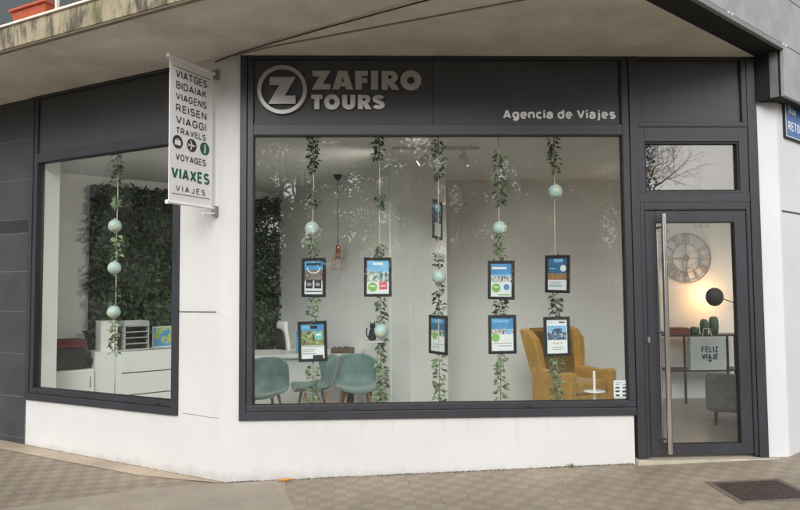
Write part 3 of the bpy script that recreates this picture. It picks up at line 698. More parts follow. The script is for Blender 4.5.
# upper storey, set back behind the balcony
b = MB(); b.prism([L2(-9,.0), (XC,0), (3.0,0), R2(-.3,.1), R2(9,.1), (8,9), (-8,9)], 3.735, 7.5); up = b.build('upper_wall', M['upwall'], bld)
b = MB(); b.T = ML; b.box(-3.4,-1.3,-.02,.0,3.80,5.9); b.build('balcony_window', M['upglass'], bld)
for s in (-.86,-2.6,-4.4):
    b = MB(); b.T = ML; b.box(s-.012,s+.012,-FA-.02,-FA+.004,3.758,4.75); b.build('railing_post', M['rail'], bld)
b = MB(); b.T = ML; b.box(-5,-.6,-FA-.025,-FA+.01,4.75,4.79); b.build('railing_bar', M['rail'], bld)

# planter on the balcony edge
pl = thing('planter_box', 'terracotta plastic planter box on the balcony edge above the side window', 'planter', LP(-1.23,-FA+.085,3.758), -TH)
pl.scale = (.60,.85,.62)
b = MB(); b.add([(-.33,-.09,0),(.33,-.09,0),(.33,.09,0),(-.33,.09,0),(-.37,-.11,.15),(.37,-.11,.15),(.37,.11,.15),(-.37,.11,.15)], [(0,3,2,1),(0,1,5,4),(1,2,6,5),(2,3,7,6),(3,0,4,7),(4,5,6,7)])
b.build('pot', M['terra'], pl, bevel=.006)
b = MB(); frame_boxes(b, [(-.395,.395,-.13,-.10,.148,.185),(-.395,.395,.10,.13,.148,.185),(-.395,-.365,-.10,.10,.148,.185),(.365,.395,-.10,.10,.148,.185)]); b.build('rim', M['terra'], pl, bevel=.005)
b = MB(); b.box(-.365,.365,-.10,.10,.14,.17); b.build('soil', M['soil'], pl)

# cable
b = MB(); b.tube([(-1.72,.33,3.44),(-1.609,.253,3.50),(-1.40,.05,3.525),(-1.17,-.126,3.535),(-.4,-.65,3.540),(.359,-1.161,3.535),(1.1,-1.66,3.54)], .006, 6)
tag(b.build('cable', M['cable'], smooth=True), 'thin black cable slung across the concrete soffit to the banner', 'cable')

# ------------------------------------------------------------------ shop lettering
def arc(cx, cy, rx, ry, a0, a1, n=14): return [(cx+rx*math.cos(R(a0+(a1-a0)*i/n)), cy+ry*math.sin(R(a0+(a1-a0)*i/n))) for i in range(n+1)]
def stroke(path, wd):
    lft, rgt = [], []
    for i, p in enumerate(path):
        a = Vector(path[max(i-1,0)]); c = Vector(path[min(i+1,len(path)-1)]); d = (c-a).normalized(); n_ = Vector((-d.y,d.x))*wd/2
        lft.append(tuple(Vector(p)+n_)); rgt.append(tuple(Vector(p)-n_))
    return lft + rgt[::-1]
G = {
 'Z': [[(.04,1),(.96,1),(.58,.30),(.96,.30),(.96,0),(0,0),(.38,.70),(.04,.70)]],
 'A': [[(0,0),(.32,1),(.78,1),(1.1,0),(.72,0),(.675,.17),(.42,.17),(.375,0)], [(.48,.40),(.62,.40),(.55,.68)]],
 'F': [[(0,0),(0,1),(.67,1),(.67,.74),(.34,.74),(.34,.62),(.64,.62),(.64,.36),(.34,.36),(.34,0)]],
 'I': [[(0,0),(0,1),(.35,1),(.35,0)]],
 'R': [[(0,0),(0,1),(.5,1)] + arc(.5,.68,.35,.32,90,-62,12) + [(.92,0),(.52,0),(.34,.33),(.34,0)], [(.34,.58)] + arc(.42,.68,.11,.10,-90,90,8) + [(.34,.78)]],
 'O': [arc(.55,.5,.55,.54,0,352.5,47), arc(.55,.5,.20,.20,0,345,23)],
 'T': [[(.22,0),(.22,.70),(0,.70),(0,1),(.80,1),(.80,.70),(.58,.70),(.58,0)]],
 'U': [[(0,1),(0,.38)] + arc(.46,.38,.46,.41,180,360,16) + [(.92,1),(.57,1),(.57,.40)] + arc(.46,.40,.11,.12,0,-180,8) + [(.35,1)]],
 'S': [stroke(arc(.42,.70,.25,.165,20,180,10) + arc(.42,.70,.25,.165,195,262,5)[0:] + arc(.40,.30,.27,.165,82,-20,8) + arc(.40,.30,.27,.165,-30,-160,10), .27)],
}
def put_front(b, vs, fs, y):      # (x, up, normal) -> shop front plane at depth y
    b.add([(v[0], y - v[2], v[1]) for v in vs], fs)
sgn = thing('shop_sign', 'raised metal ZAFIRO TOURS lettering with ringed Z emblem on dark fascia', 'sign', (-.83,.02,3.06))
b = MB(); b.annulus((-.833,3.255), .180, .213, -.012, .0215, 64); b.build('emblem_ring', M['letter'], sgn, world=True)
def glyph(ch, x0, x1, z0, z1, depth=.009, y=.006):
    polys = G[ch]; mx = max(p[0] for q in polys for p in q); mn = min(p[0] for q in polys for p in q)
    b_ = MB(); vs, fs = glyph_curve([[(x0+(p[0]-mn)/(mx-mn)*(x1-x0), z0+p[1]*(z1-z0)) for p in q] for q in polys], depth)
    put_front(b_, vs, fs, y); return b_
glyph('Z', -.952, -.719, 3.132, 3.366).build('emblem_letter', M['letter'], sgn, world=True)
X = lambda px: -.575+(px-312)*.00862
for ch, a, c in (('Z',311.5,330.3),('A',331.9,353),('F',355,367.8),('I',371,377.9),('R',381.7,399.2),('O',400.5,421.7)):
    glyph(ch, X(a), X(c), 3.257, 3.421).build('letter', M['letter'], sgn, world=True)
for ch, a, c in (('T',311,322),('O',323.8,339.5),('U',341.8,355),('R',357.5,371.3),('S',372.3,384.6)):
    glyph(ch, X(a), X(c), 3.085, 3.211).build('letter', M['letter'], sgn, world=True)
b = MB(); vs, fs = text_verts('Agencia de Viajes', 1.083, 2.075, 3.004, .084, t=.215, gap=.12, depth=.002); put_front(b, vs, fs, .016)
o = b.build('lettering_sign', M['letterw']); tag(o, 'white Agencia de Viajes lettering on the dark fascia above the big window', 'sign')

# ------------------------------------------------------------------ banner
W0 = LP(-.10, 0)
ban = thing('banner_sign', 'white vertical banner of travel words projecting from the white wall corner', 'banner', W0 + Vector((0,0,2.2)))
BX = IN; BZ = T                       # text runs towards the wall, faces along the side wall
def put_ban(b, vs, fs, off):          # x measured from the outer edge (0) to the wall side (.48)
    for_ = W0 - IN*.532
    b.add([tuple(for_ + BX*v[0] + BZ*(v[2]+off) + Vector((0,0,v[1]))) for v in vs], fs)
zb = lambda y: 3.395-(y-65)*.00835
b = MB(); put_ban(b, [(x,z,d) for x in (0,.482) for z in (2.232,3.392) for d in (-.006,0)], [(0,1,3,2),(4,6,7,5),(0,4,5,1),(2,3,7,6),(0,2,6,4),(1,5,7,3)], 0); b.build('sheet', M['ban'], ban, world=True)
for z in (3.40,2.228):
    b = MB(); p0 = W0 - IN*.555 + Vector((0,0,z)); p1 = W0 - IN*(-.01) + Vector((0,0,z)); b.tube([p0,p1], .012, 10)
    b.tube([p0-IN*.001, p0+IN*.03], .017, 10)
    b.build('banner_rod', M['ban'], ban, world=True, smooth=False)
b = MB(); b.T = ML
b.box(-.122,-.082,-.03,.012,3.36,3.44); b.build('bracket', M['cladtrim'], ban, world=True)
b = MB(); b.T = ML; b.box(-.122,-.082,-.03,.012,2.165,2.25); b.build('bracket', M['cladtrim'], ban, world=True)
b = MB(); b.tube([W0 - IN*.02 + Vector((0,0,2.185)), W0 - IN*.16 + Vector((0,0,2.172))], .008, 8); b.build('bracket_arm', M['ban'], ban, world=True)
rows = [('VIATGES',79,.73,.064),('BIDAIAK',90,.71,.062),('VIAGENS',101,.71,.06),('REISEN',112.3,.71,.064),('VIAGGI',123.7,.70,.066),('TRAVELS',134.2,.69,.052),('VOYAGES',160,.70,.056),('VIAXES',176,.88,.098),('VIAJES',190.3,.68,.05)]
for txt, y, wd, cap in rows:
    b = MB(); vs, fs = text_verts(txt, .241-.241*wd+(-.006), .241+.241*wd-.006, zb(y)-cap/2, cap, t=(.172 if txt != 'VIAXES' else .215), gap=(.36 if txt == 'VIAJES' else .15)); put_ban(b, vs, fs, .0012)
    b.build('lettering', M['bangrn'] if txt == 'VIAXES' else M['bantxt'], ban, world=True)
for y in (72.5, 195.8):
    b = MB(); put_ban(b, [(.03,zb(y)-.003,0),(.455,zb(y)-.003,0),(.455,zb(y)+.003,0),(.03,zb(y)+.003,0)], [(0,1,2,3)], .001)
    b.build('rule_line', M['bantxt'], ban, world=True)
def disc_pts(cx, cz, r, n=28): return [(cx+r*math.cos(2*math.pi*i/n), cz+r*math.sin(2*math.pi*i/n), 0) for i in range(n)]
zi = zb(145.5)
def icon(cx, mname, shapes):
    b = MB(); put_ban(b, disc_pts(cx, zi, .055), [tuple(range(28))], .001)
    io = b.build('icon', M[mname], ban, world=True)
    b = MB()
    for poly in shapes: put_ban(b, [(cx+x, zi+z, 0) for x, z in poly], [tuple(range(len(poly)))], .002)
    b.build('symbol', M['ban'], io, world=False) if False else None
    ob = b.build('symbol', M['ban'], io, world=False); ob.location = -Vector(ban.location)
rect = lambda a,c,d,e: [(a,d),(c,d),(c,e),(a,e)]
icon(.088, 'bantxt', [rect(-.032,.032,-.026,.014), rect(-.014,-.009,.014,.026), rect(.009,.014,.014,.026), rect(-.014,.014,.022,.027)])
icon(.241, 'bantxt', [[(-.038,.006),(.03,.006),(.04,0),(.03,-.006),(-.038,-.006)], [(-.006,.0),(.012,.0),(-.008,.04),(-.018,.04)], [(-.006,0),(-.018,-.04),(-.008,-.04),(.012,0)], [(-.038,0),(-.028,0),(-.038,.016),(-.044,.016)], [(-.038,0),(-.044,-.016),(-.038,-.016),(-.028,0)]])
icon(.39, 'bangrn', [[(-.009,-.034),(.007,-.034),(.014,.012),(-.002,.012)], rect(-.012,.014,.006,.013), rect(-.014,.012,-.036,-.029), [(.002+.010*math.cos(k),.028+.010*math.sin(k)) for k in [i*.7 for i in range(9)]]])

# ------------------------------------------------------------------ street sign
ss = thing('street_sign', 'blue enamel street name plate on the white wall beyond the door pier', 'street sign', C3 + RD*.25 + Vector((0,0,2.95)))
def put_right(b, vs, fs, off): b.add([tuple(C3 + RD*v[0] + RO*(v[2]+off) + Vector((0,0,v[1]))) for v in vs], fs)
def rplate(m, x0, x1, z0, z1, o0, o1, nm, par, bev=0):
    b = MB(); b.T = Matrix(((RD.x,-RO.x,0,C3.x),(RD.y,-RO.y,0,C3.y),(0,0,1,0),(0,0,0,1))); b.box(x0,x1,-o1,-o0,z0,z1); return b.build(nm, m, par, world=True, bevel=bev)
rplate(M['dink'], .125,.80,2.855,3.228,-.012,.010,'plate_edge',ss)
rplate(M['letterw'], .137,.788,2.867,3.216,.010,.0125,'white_border',ss)
rplate(M['sblue'], .146,.779,2.876,3.207,.0125,.015,'plate',ss)
b = MB()
vs, fs = text_verts('Rúa', .20, .36, 3.075, .075, t=.19); put_right(b, vs, fs, .0165)
vs, fs = text_verts('RETO', .175, .44, 2.925, .085, t=.2); put_right(b, vs, fs, .0165)
b.build('lettering', M['letterw'], ss, world=True)

# ------------------------------------------------------------------ interior shell
PW0 = Vector((-4.7,1.73)); PD = Vector((.803,.596)).normalized()
P1 = Vector((-1.52,4.10)); W2 = Vector((.593,-.805))
ZC = 2.96
b = MB(); b.prism([L2(-4,.201), IC, (3.38,.2), R2(.12,.2), R2(8,.2), (9,7), (-6,7)], .0, .06); b.build('floor', M['ifloor'], kind='structure')
b = MB(); b.prism([L2(-4.2,.1), (XC+.06,.1), (3.43,.1), R2(.06,.1), R2(8,.1), (9,7), (-6,7)], ZC, ZC+.12); b.build('ceiling', M['iceil'], kind='structure')
b = MB(); nrm = Vector((-PD.y,PD.x))
a0 = PW0 - PD*.4; a1 = P1 + PD*.2
b.prism([tuple(a0),tuple(a1),tuple(a1+nrm*.1),tuple(a0+nrm*.1)], .0, ZC); b.build('interior_wall', M['iwall'], kind='structure')
q1 = P1 + W2*2.75; n2 = Vector((.805,.593))
b = MB(); b.prism([tuple(P1-W2*.1),tuple(q1),tuple(q1+n2*.1),tuple(P1-W2*.1+n2*.1)], .0, ZC); b.build('interior_wall', M['iwall'], kind='structure')
b = MB(); b.prism([(.35,3.0),(8,3.0),(8,3.1),(.35,3.1)], .0, ZC); b.build('interior_wall', M['iwall'], kind='structure')
# white pillar turned like the side room
b = MB(); pc = Vector((.335,1.62)); pa = Vector((-.62,.785)).normalized(); pb = Vector((.80,.60)).normalized()
b.prism([tuple(pc),tuple(pc+pa*.52),tuple(pc+pa*.52+pb*.55),tuple(pc+pb*.55)], .0, ZC); b.build('pillar', M['ipillar'], kind='structure', bevel=.004)
# inner linings of the outer walls
b = MB(); b.prism([L2(-4.2,.2),L2(-2.64,.2),L2(-2.64,.23),L2(-4.2,.23)], .0, ZC)
b.prism([L2(-2.64,.201),IC,(2.17,.201),(2.17,.225),(IC[0]+.01,.225),L2(-2.64,.225)], .0, .50)
b.prism([R2(.1,.2),R2(.9,.2),R2(.9,.23),R2(.14,.23)], .0, ZC); b.prism([R2(6.1,.2),R2(8,.2),R2(8,.23),R2(6.1,.23)], .0, ZC)
b.build('wall_lining', M['iwall'], kind='structure')
b = MB(); b.prism([L2(-2.516,.09),L2(-2.516,.26),L2(-2.63,.26),L2(-2.63,.09)], .434, ZC); b.build('window_reveal', M['ipillar'], kind='structure')
b = MB(); b.prism([L2(-2.63,.095),(XC+.03,.095),(3.32,.095),(3.32,.2),IC,L2(-2.63,.2)], 2.90, 2.955); b.build('window_lintel', M['iceil'], kind='structure')

# plant wall
pwl = Vector((-3.58,2.561))
pw = thing('plant_wall', 'dark green living plant wall covering the side room behind the corner windows', 'plant wall', (pwl.x,pwl.y,.06), math.atan2(PD.y,PD.x))
b = MB(); b.box(0,2.58,-.045,-.002,.0,2.78); b.build('backing', M['moss'], pw)
b = MB()
for i in range(6500):
    x = rng.uniform(.0,2.58); z = rng.uniform(.02,2.80); y = -.045-abs(rng.gauss(0,.035))
    d = Vector((rng.gauss(0,.6), -.55+rng.gauss(0,.25), rng.gauss(-.3,.6)))
    b.leaf((x,y,z), d, Vector((rng.gauss(0,.5),-1,rng.gauss(0,.5))), rng.uniform(.06,.12), rng.uniform(.03,.06))
b.build('leaves', M['leafw'], pw, smooth='raw')

# ------------------------------------------------------------------ garlands, globes, framed posters
def spray(b, x, y, z0, z1, n, size, spread=.045):
    n = int(n*1.45)
    for i in range(n):
        t = (i+rng.random())/n; z = z0+(z1-z0)*t; a = rng.uniform(0,2*math.pi)
        d = Vector((math.cos(a), math.sin(a)*.7, rng.uniform(-.9,.35)))
        p = Vector((x,y,z)) + Vector((d.x,d.y,0))*spread*rng.uniform(.0,.8)
        b.leaf(p, d, Vector((rng.gauss(0,.4),rng.gauss(-.3,.4),1)), size*rng.uniform(.7,1.25), size*rng.uniform(.55,.85))
YS = .20
def zpx(y, x=400): return 2.902-(y-135)*.00888+(x-400)*-.00004     # photo height measured on the garland plane
def garland(x, zt, sprays, label, star=None, name='leaf_garland', foot=.53, lean=0.0, y=YS):
    t = thing(name, label, 'garland', (x,y,foot), 0, 'leaf garlands hanging in the windows')
    b = MB(); n = 10
    b.tube([(lean*(i/n)+.004*math.sin(i*1.7), .003*math.sin(i), (zt-foot)*i/n) for i in range(n+1)], .0048, 6); b.build('rope', M['rope'], t, smooth=True)
    for (ya, yb, n_, size, pale) in sprays:
        b = MB(); za, zb_ = ya-foot, yb-foot
        b.tube([(lean*za/(zt-foot)+.004, -.004, za),(lean*zb_/(zt-foot)-.003,-.006,zb_)], .0022, 5)
        spray(b, lean*(za+zb_)/2/(zt-foot), -.01, za, zb_, n_, size)
        b.build('leaf_spray', M['leafp'] if pale else M['leaf'], t, smooth='raw')
    if star is not None:
        b = MB()
        for k in range(22):
            a = 2*math.pi*k/22 + rng.uniform(-.1,.1); d = Vector((math.cos(a), rng.uniform(-.5,.1), math.sin(a)))
            b.leaf(Vector((0,-.01,star-foot)) + d*.01, d, Vector((0,-1,.1)), rng.uniform(.05,.085), .018)
        b.build('star_leaf', M['leafp'], t, smooth='raw')
    return t
def Zp(*pairs): return [(zpx(a), zpx(c), n, s, p) for a, c, n, s, p in pairs]
garland(-.593, 2.955, Zp((135,172,44,.055,0),(190,207,16,.05,0),(238,257,24,.045,1),(297,322,22,.05,1),(364,402,34,.055,1)), 'rope garland hanging under the ZAFIRO lettering before the desk, with two facing posters', lean=.006)
garland(.005, 2.955, Zp((137,161,30,.055,0),(195,209,18,.05,0),(244,257,20,.05,1),(299,325,26,.05,0),(337,366,30,.055,1),(366,402,44,.062,1)), 'rope garland in front of the bright pillar, with one poster and a globe', lean=-.006)
garland(.515, 2.955, Zp((140,178,48,.05,0),(254,269,18,.045,0),(283,316,34,.05,0),(358,402,36,.055,1)), 'rope garland with two side-turned posters beside the pillar edge', lean=.015)
garland(1.055, 2.955, Zp((153,195,52,.058,1),(193,207,14,.05,0),(236,260,26,.05,1),(301,318,24,.052,0),(356,400,34,.055,1)), 'rope garland with two blue beach posters below its globe', lean=.02)
garland(1.555, 2.955, Zp((136,172,36,.055,0),(296,319,26,.055,0),(359,402,56,.055,1)), 'rope garland in front of the ochre armchair, globe high up', lean=.022)
SLp = lambda s, z: LP(s, YS, z)
def zsl(y): return 2.86-(y-157)*.00985
o = garland(0, 2.955, [(zsl(152),zsl(184),34,.055,0),(zsl(236),zsl(260),26,.06,1),(zsl(287),zsl(307),20,.05,0),(zsl(322),zsl(354),34,.055,1)], 'rope garland in the side window, hung with three globes', star=zsl(204), foot=.52)
o.location = SLp(-1.562,.52); o.rotation_euler = (0,0,-TH)
def globe(loc, label, r=.064):
    t = thing('globe_ornament', label, 'globe', (loc[0],loc[1],loc[2]-r), 0, 'small globes on the garlands')
    b = MB(); b.ball((0,0,r), r, 28, 16); b.build('ball', M['globe'], t, smooth=True).rotation_euler = (0,0,0)
    b = MB(); b.lathe([(.010,r*2-.004),(.010,r*2+.008),(.004,r*2+.012)], 10); b.build('cap', M['traygrey'], t); b = MB(); b.lathe([(.004,-.012),(.010,-.008),(.010,.004)], 10); b.build('cap', M['traygrey'], t)
    return t
GL = [((-.595,.17,2.065),'pale mint globe above the stadium and food market posters'),
      ((.007,.16,1.160),'tilted pale globe beside a small black cat, low before the pillar'),
      ((.521,.17,1.632),'pale mint globe midway between the two side-turned posters'),
      ((1.066,.17,2.060),'pale mint globe above the two blue beach posters'),
      ((1.572,.17,2.386),'highest pale globe, well above the ochre armchair')]
g0 = globe(*GL[0])
for loc, lab in GL[1:]:
    k = dup(g0, (loc[0],loc[1],loc[2]-.064), rng.uniform(0,6), lab)
for z, lab in ((2.171,'topmost of three pale globes in the side window'),(1.757,'middle one of three pale globes in the side window'),(1.325,'lowest of three pale globes in the side window, above white flowers')):
    p = LP(-1.565,YS-.02,z-.064); dup(g0, tuple(p), rng.uniform(0,6), lab)
# little black cat leaning on the low globe
ct = thing('cat_figurine', 'small black cat figurine leaning on the low globe before the pillar', 'figurine', (-.072,.16,1.08))
b = MB(); b.lathe([(.001,0),(.03,.005),(.036,.03),(.028,.07),(.018,.10),(.001,.115)], 14)
b.T = Matrix.Translation((.004,0,.125)); b.ball((0,0,0), .024, 14, 10)
b.T = Matrix.Identity(4)
b.prism_y([(-.017,.138),(-.005,.146),(-.015,.172)], -.006,.006); b.prism_y([(.012,.146),(.026,.138),(.024,.172)], -.006,.006)
b.tube([(.02,0,.08),(.05,-.01,.10),(.07,-.012,.13)], .008, 6); b.tube([(-.028,0,.02),(-.05,0,.05),(-.045,0,.11)], .006, 6)
b.build('body', M['bagblk'], ct, smooth=True)
b = MB(); b.box(-.05,.09,-.05,.05,-.016,.0); b.build('stand', M['traygrey'], ct)

POST_M = ['paper','ink','dink','pblue','pnavy','psky','pteal','pgreen','pred','ppink','porange','pbeach','pvill','pcrowd','pfood','pmount','letterw']
PI = {n: i for i, n in enumerate(POST_M)}
POST = {
 'stadium': [('q',0,1,.70,1,'pblue'),('q',.1,.9,.86,.93,'dink'),('q',0,1,.40,.72,'pcrowd'),('arc',.5,.80,.34,.05,'letterw'),('q',.08,.46,.17,.42,'dink'),('q',.54,.92,.17,.42,'dink'),('q',.16,.38,.25,.34,'ink'),('q',.62,.84,.25,.34,'ink'),('q',.06,.94,.07,.10,'dink')],
 'market': [('q',0,1,.80,1,'pblue'),('q',.42,.72,.86,.95,'dink'),('q',.08,.36,.88,.93,'psky'),('q',0,1,.38,.80,'pfood'),('c',.76,.66,.19,'pteal'),('q',.66,.86,.66,.71,'letterw'),('q',.06,.95,.34,.36,'ink'),('q',.06,.6,.26,.28,'ink'),('q',.06,.55,.2,.22,'ink'),('q',.06,.62,.14,.16,'ink'),('q',.5,.93,.0,.10,'dink')],
 'palm': [('q',0,1,.62,1,'psky'),('q',.28,.72,.86,.93,'letterw'),('q',0,1,.36,.66,'pbeach'),('c',.26,.20,.21,'pgreen'),('q',.56,.92,.13,.36,'pred'),('q',.14,.38,.21,.25,'letterw'),('q',.62,.86,.22,.25,'letterw')],
 'lake': [('q',0,1,.76,1,'psky'),('q',.15,.85,.86,.93,'letterw'),('q',0,1,.40,.78,'pmount'),('q',.1,.9,.3,.32,'ink'),('q',.1,.7,.24,.26,'ink'),('q',.1,.8,.16,.18,'ink')],
 'island': [('q',0,1,.84,1,'pblue'),('q',.2,.8,.88,.95,'psky'),('q',0,1,.62,.84,'pnavy'),('q',0,1,.46,.64,'pbeach'),('c',.26,.46,.17,'pgreen'),('q',.1,.9,.2,.22,'ink'),('q',.1,.6,.12,.14,'ink')],
 'coast': [('q',0,1,.66,1,'pblue'),('q',.06,.76,.83,.89,'letterw'),('q',0,1,.60,.67,'psky'),('q',0,1,.44,.62,'pvill'),('c',.26,.26,.21,'pgreen'),('c',.76,.29,.14,'pblue'),('q',.16,.38,.27,.30,'letterw'),('q',.35,.9,.04,.07,'pgreen')],
 'village': [('q',0,1,.64,1,'pblue'),('q',.1,.8,.86,.93,'psky'),('q',0,1,.5,.66,'pvill'),('c',.2,.40,.18,'pgreen'),('c',.8,.58,.13,'psky'),('q',.1,.9,.22,.24,'ink'),('q',.3,.9,.14,.16,'ink')],
 'city': [('q',0,1,.44,1,'pnavy'),('q',.3,.78,.88,.97,'psky'),('c',.8,.68,.15,'letterw'),('q',.1,.4,.66,.69,'psky'),('q',0,1,.32,.52,'porange'),('q',.08,.7,.24,.26,'ink'),('q',.08,.78,.17,.19,'ink'),('q',.08,.78,.11,.14,'pteal')],
 'mountain': [('q',.04,.96,.40,.80,'pmount'),('q',.04,.96,.62,.82,'psky'),('q',.25,.75,.44,.74,'pmount'),('q',.6,.9,.90,.94,'dink'),('q',.06,.3,.91,.93,'ink'),('c',.36,.30,.045,'ppink'),('c',.53,.30,.045,'ppink'),('c',.70,.30,.045,'ppink'),('q',.2,.8,.17,.19,'ink'),('q',.28,.72,.11,.13,'ink')],
}
def poster(kind, x, zc, yaw, label, y=.172, roll=0.0, w_=.245, h=.345):
    t = thing('poster_frame', label, 'framed poster', (x,y,zc-h/2), yaw, 'framed travel posters on the garlands')
    t.rotation_euler = (0, roll, yaw)
    b = MB(); e = .026
    frame_boxes(b, [(-w_/2,-w_/2+e,-.010,.008,0,h),(w_/2-e,w_/2,-.010,.008,0,h),(-w_/2+e,w_/2-e,-.010,.008,0,e),(-w_/2+e,w_/2-e,-.010,.008,h-e,h),(-w_/2+e,w_/2-e,.002,.008,e,h-e)])
    b.build('frame_border', M['pframe'], t, bevel=.002)
    b = MB(); pw_, ph = w_-2*e, h-2*e
    px = lambda u: -pw_/2+u*pw_
    pz = lambda v: e+v*ph
    yy = -.0005
    b.m = 0; b.add([(px(0),yy,pz(0)),(px(1),yy,pz(0)),(px(1),yy,pz(1)),(px(0),yy,pz(1))], [(0,1,2,3)])
    for s in POST[kind]:
        yy -= .0004; b.m = PI[s[-1]]
        if s[0] == 'q':
            _, a, c, d, f, _m = s; b.add([(px(a),yy,pz(d)),(px(c),yy,pz(d)),(px(c),yy,pz(f)),(px(a),yy,pz(f))], [(0,1,2,3)])
        elif s[0] == 'c':
            _, cx, cz, r, _m = s; n = 24; b.add([(px(cx)+r*pw_*math.cos(2*math.pi*i/n), yy, pz(cz)+r*pw_*math.sin(2*math.pi*i/n)) for i in range(n)], [tuple(range(n))])
        else:
            _, cx, cz, r, th_, _m = s; n = 16; vs = []
            for i in range(n+1):
                a = math.pi+math.pi*i/n
                for rr in (r, r-th_): vs.append((px(cx)+rr*pw_*1.1*math.cos(a), yy, pz(cz)+rr*pw_*.8*math.sin(a)))
            b.add(vs, [(2*i,2*i+1,2*i+3,2*i+2) for i in range(n)])
    b.build('poster', [M[n] for n in POST_M], t, smooth='raw')
    b = MB(); b.tube([(-.004,.004,-.012),(.0,.004,.0)], .006, 6); b.build('hanging_clip', M['pframe'], t); b = MB(); b.tube([(0,.004,h),(0,.004,h+.014)], .006, 6); b.build('hanging_clip', M['pframe'], t)
    return t
poster('stadium', -.583, 1.635, R(-28), 'framed dark stadium poster with two black boxes, above the food market poster', roll=R(.5))
poster('market', -.587, 1.078, R(4), 'framed food market poster with teal circle, hiding the desk brochures', roll=R(-1.5), w_=.252, h=.352)
poster('palm', -.020, 1.635, R(3), 'framed palm beach poster with green circle and red badge', roll=R(.3), h=.347)
poster('lake', .513, 2.142, R(66), 'uppermost framed poster, turned almost edge-on beside the pillar', y=.215, roll=R(2), h=.345)
poster('island', .510, 1.121, R(-55), 'narrow side-turned poster with green circle, low beside the pillar', y=.215, roll=R(1.2), h=.345)
poster('coast', 1.070, 1.600, R(-30), 'framed seaside poster with green and blue circles', roll=R(1), h=.345)
poster('village', 1.075, 1.122, R(5), 'framed white village poster with one green circle, below the seaside one', roll=R(0), w_=.252, h=.342)
poster('city', 1.572, 1.650, R(-47), 'framed night city poster in navy and orange above the armchair', roll=R(1.5), h=.335)
poster('mountain', 1.562, 1.098, R(4), 'framed snowy mountain poster on white, in front of the armchair', roll=R(-.6), w_=.238, h=.348)

# sticker on the glass
st = thing('window_sticker', 'white opening hours sticker on the window glass beside the white rod and disc', 'sticker', (2.075,.052,.575))
b = MB(); b.box(-.062,.062,.0,.0012,.0,.148); b.build('sheet', M['paper'], st)
b = MB()
for x, z, w_, h in ((-.03,.085,.036,.014),(.03,.085,.03,.012),(-.03,.055,.036,.016),(.03,.052,.034,.016),(-.03,.02,.034,.016),(.03,.02,.034,.014),(-.03,.112,.03,.004),(.03,.112,.03,.004),(-.02,.13,.05,.004)):
    b.box(x-w_/2,x+w_/2,-.0012,-.0002,z-h/2,z+h/2)
b.build('print', M['dink'], st)

# ------------------------------------------------------------------ furniture seen through the glass
def teal_chair(loc, rz, label):
    t = thing('shell_chair', label, 'chair', loc, rz, 'teal velvet chairs at the desk')
    prof = [(-.23,.455),(-.20,.47),(-.08,.462),(.06,.455),(.15,.475),(.205,.55),(.235,.65),(.255,.75),(.265,.82),(.268,.845)]
    b = MB(); nu = 12; vs = []
    for j, (py, pz) in enumerate(prof):
        v = j/(len(prof)-1); hw = .22+.025*math.sin(v*math.pi) if v < .55 else .245-.03*max(0,(v-.8)/.2)
        for i in range(nu+1):
            u = -1+2*i/nu; wrap = max(0,(v-.38))/.62
            y = py - (.17*min(1,wrap*1.6))*(u*u)
            z = pz + (.055*(u*u) if v < .45 else .03*u*u*(1-wrap)) - (.05*abs(u)**4 if v > .85 else 0)
            vs.append((u*hw, y, z))
    b.add(vs, [(j*(nu+1)+i, j*(nu+1)+i+1, (j+1)*(nu+1)+i+1, (j+1)*(nu+1)+i) for j in range(len(prof)-1) for i in range(nu)])
    b.build('shell', M['teal'], t, smooth=True, solid=.035, subsurf=1)
    for sx in (-1,1):
        for sy in (-1,1):
            b = MB(); b.tube([(sx*.13,sy*.11,.45),(sx*.21,sy*.2,0)], [.017,.010], 10); b.build('leg', M['wood'], t, smooth=True)
    return t
FZ = .06
c0 = teal_chair((-1.17,1.02,FZ), R(186), 'teal velvet shell chair partly hidden by the window frame beside the white corner')
c0.rotation_euler = (0,0,R(-8)); c0.scale = (.95,.95,.92)
dup(c0, (-.70,1.35,FZ), R(-75), 'teal velvet shell chair turned sideways below the food market poster')
dup(c0, (-.25,1.30,FZ), R(12), 'teal velvet shell chair beside the pillar, back to the window')
dk = thing('white_desk', 'white office desk behind the teal chairs', 'desk', (-1.0,2.1,FZ), R(0))
b = MB(); b.box(-.75,.78,-.36,.36,.71,.745); b.build('desktop', M['wlam'], dk, bevel=.003)
for x in (-.72,.70):
    b = MB(); b.box(x,x+.03,-.34,.34,0,.71); b.build('side_panel', M['wlam'], dk, bevel=.002)
b = MB(); b.box(-.69,.70,-.30,-.28,.12,.71); b.build('front_panel', M['wlam'], dk, bevel=.002)
oc_ = thing('office_chair', 'white high-backed office chair with black rear shell behind the desk', 'office chair', (-.98,2.66,FZ-.13), R(112))
b = MB(); vs = []; prof = [(-.22,.50),(.15,.48),(.23,.54),(.26,.72),(.25,.95),(.30,1.15),(.27,1.22)]
for py, pz in prof:
    for i in range(7):
        u = -1+i/3; vs.append((u*.24*(1 if pz < 1.1 else .85), py-.05*u*u, pz))
b.add(vs, [(j*7+i,j*7+i+1,(j+1)*7+i+1,(j+1)*7+i) for j in range(len(prof)-1) for i in range(6)]); b.build('seat_shell', M['wlam'], oc_, smooth=True, solid=.05, subsurf=1)
b = MB(); vs = []
for py, pz in [(.275,.55),(.31,.72),(.30,.95),(.345,1.14)]:
    for i in range(5):
        u = -1+i/2; vs.append((u*.21, py-.045*u*u, pz))
b.add(vs, [(j*5+i,j*5+i+1,(j+1)*5+i+1,(j+1)*5+i) for j in range(3) for i in range(4)]); b.build('back_shell', M['bagblk'], oc_, smooth=True, solid=.02, subsurf=1)
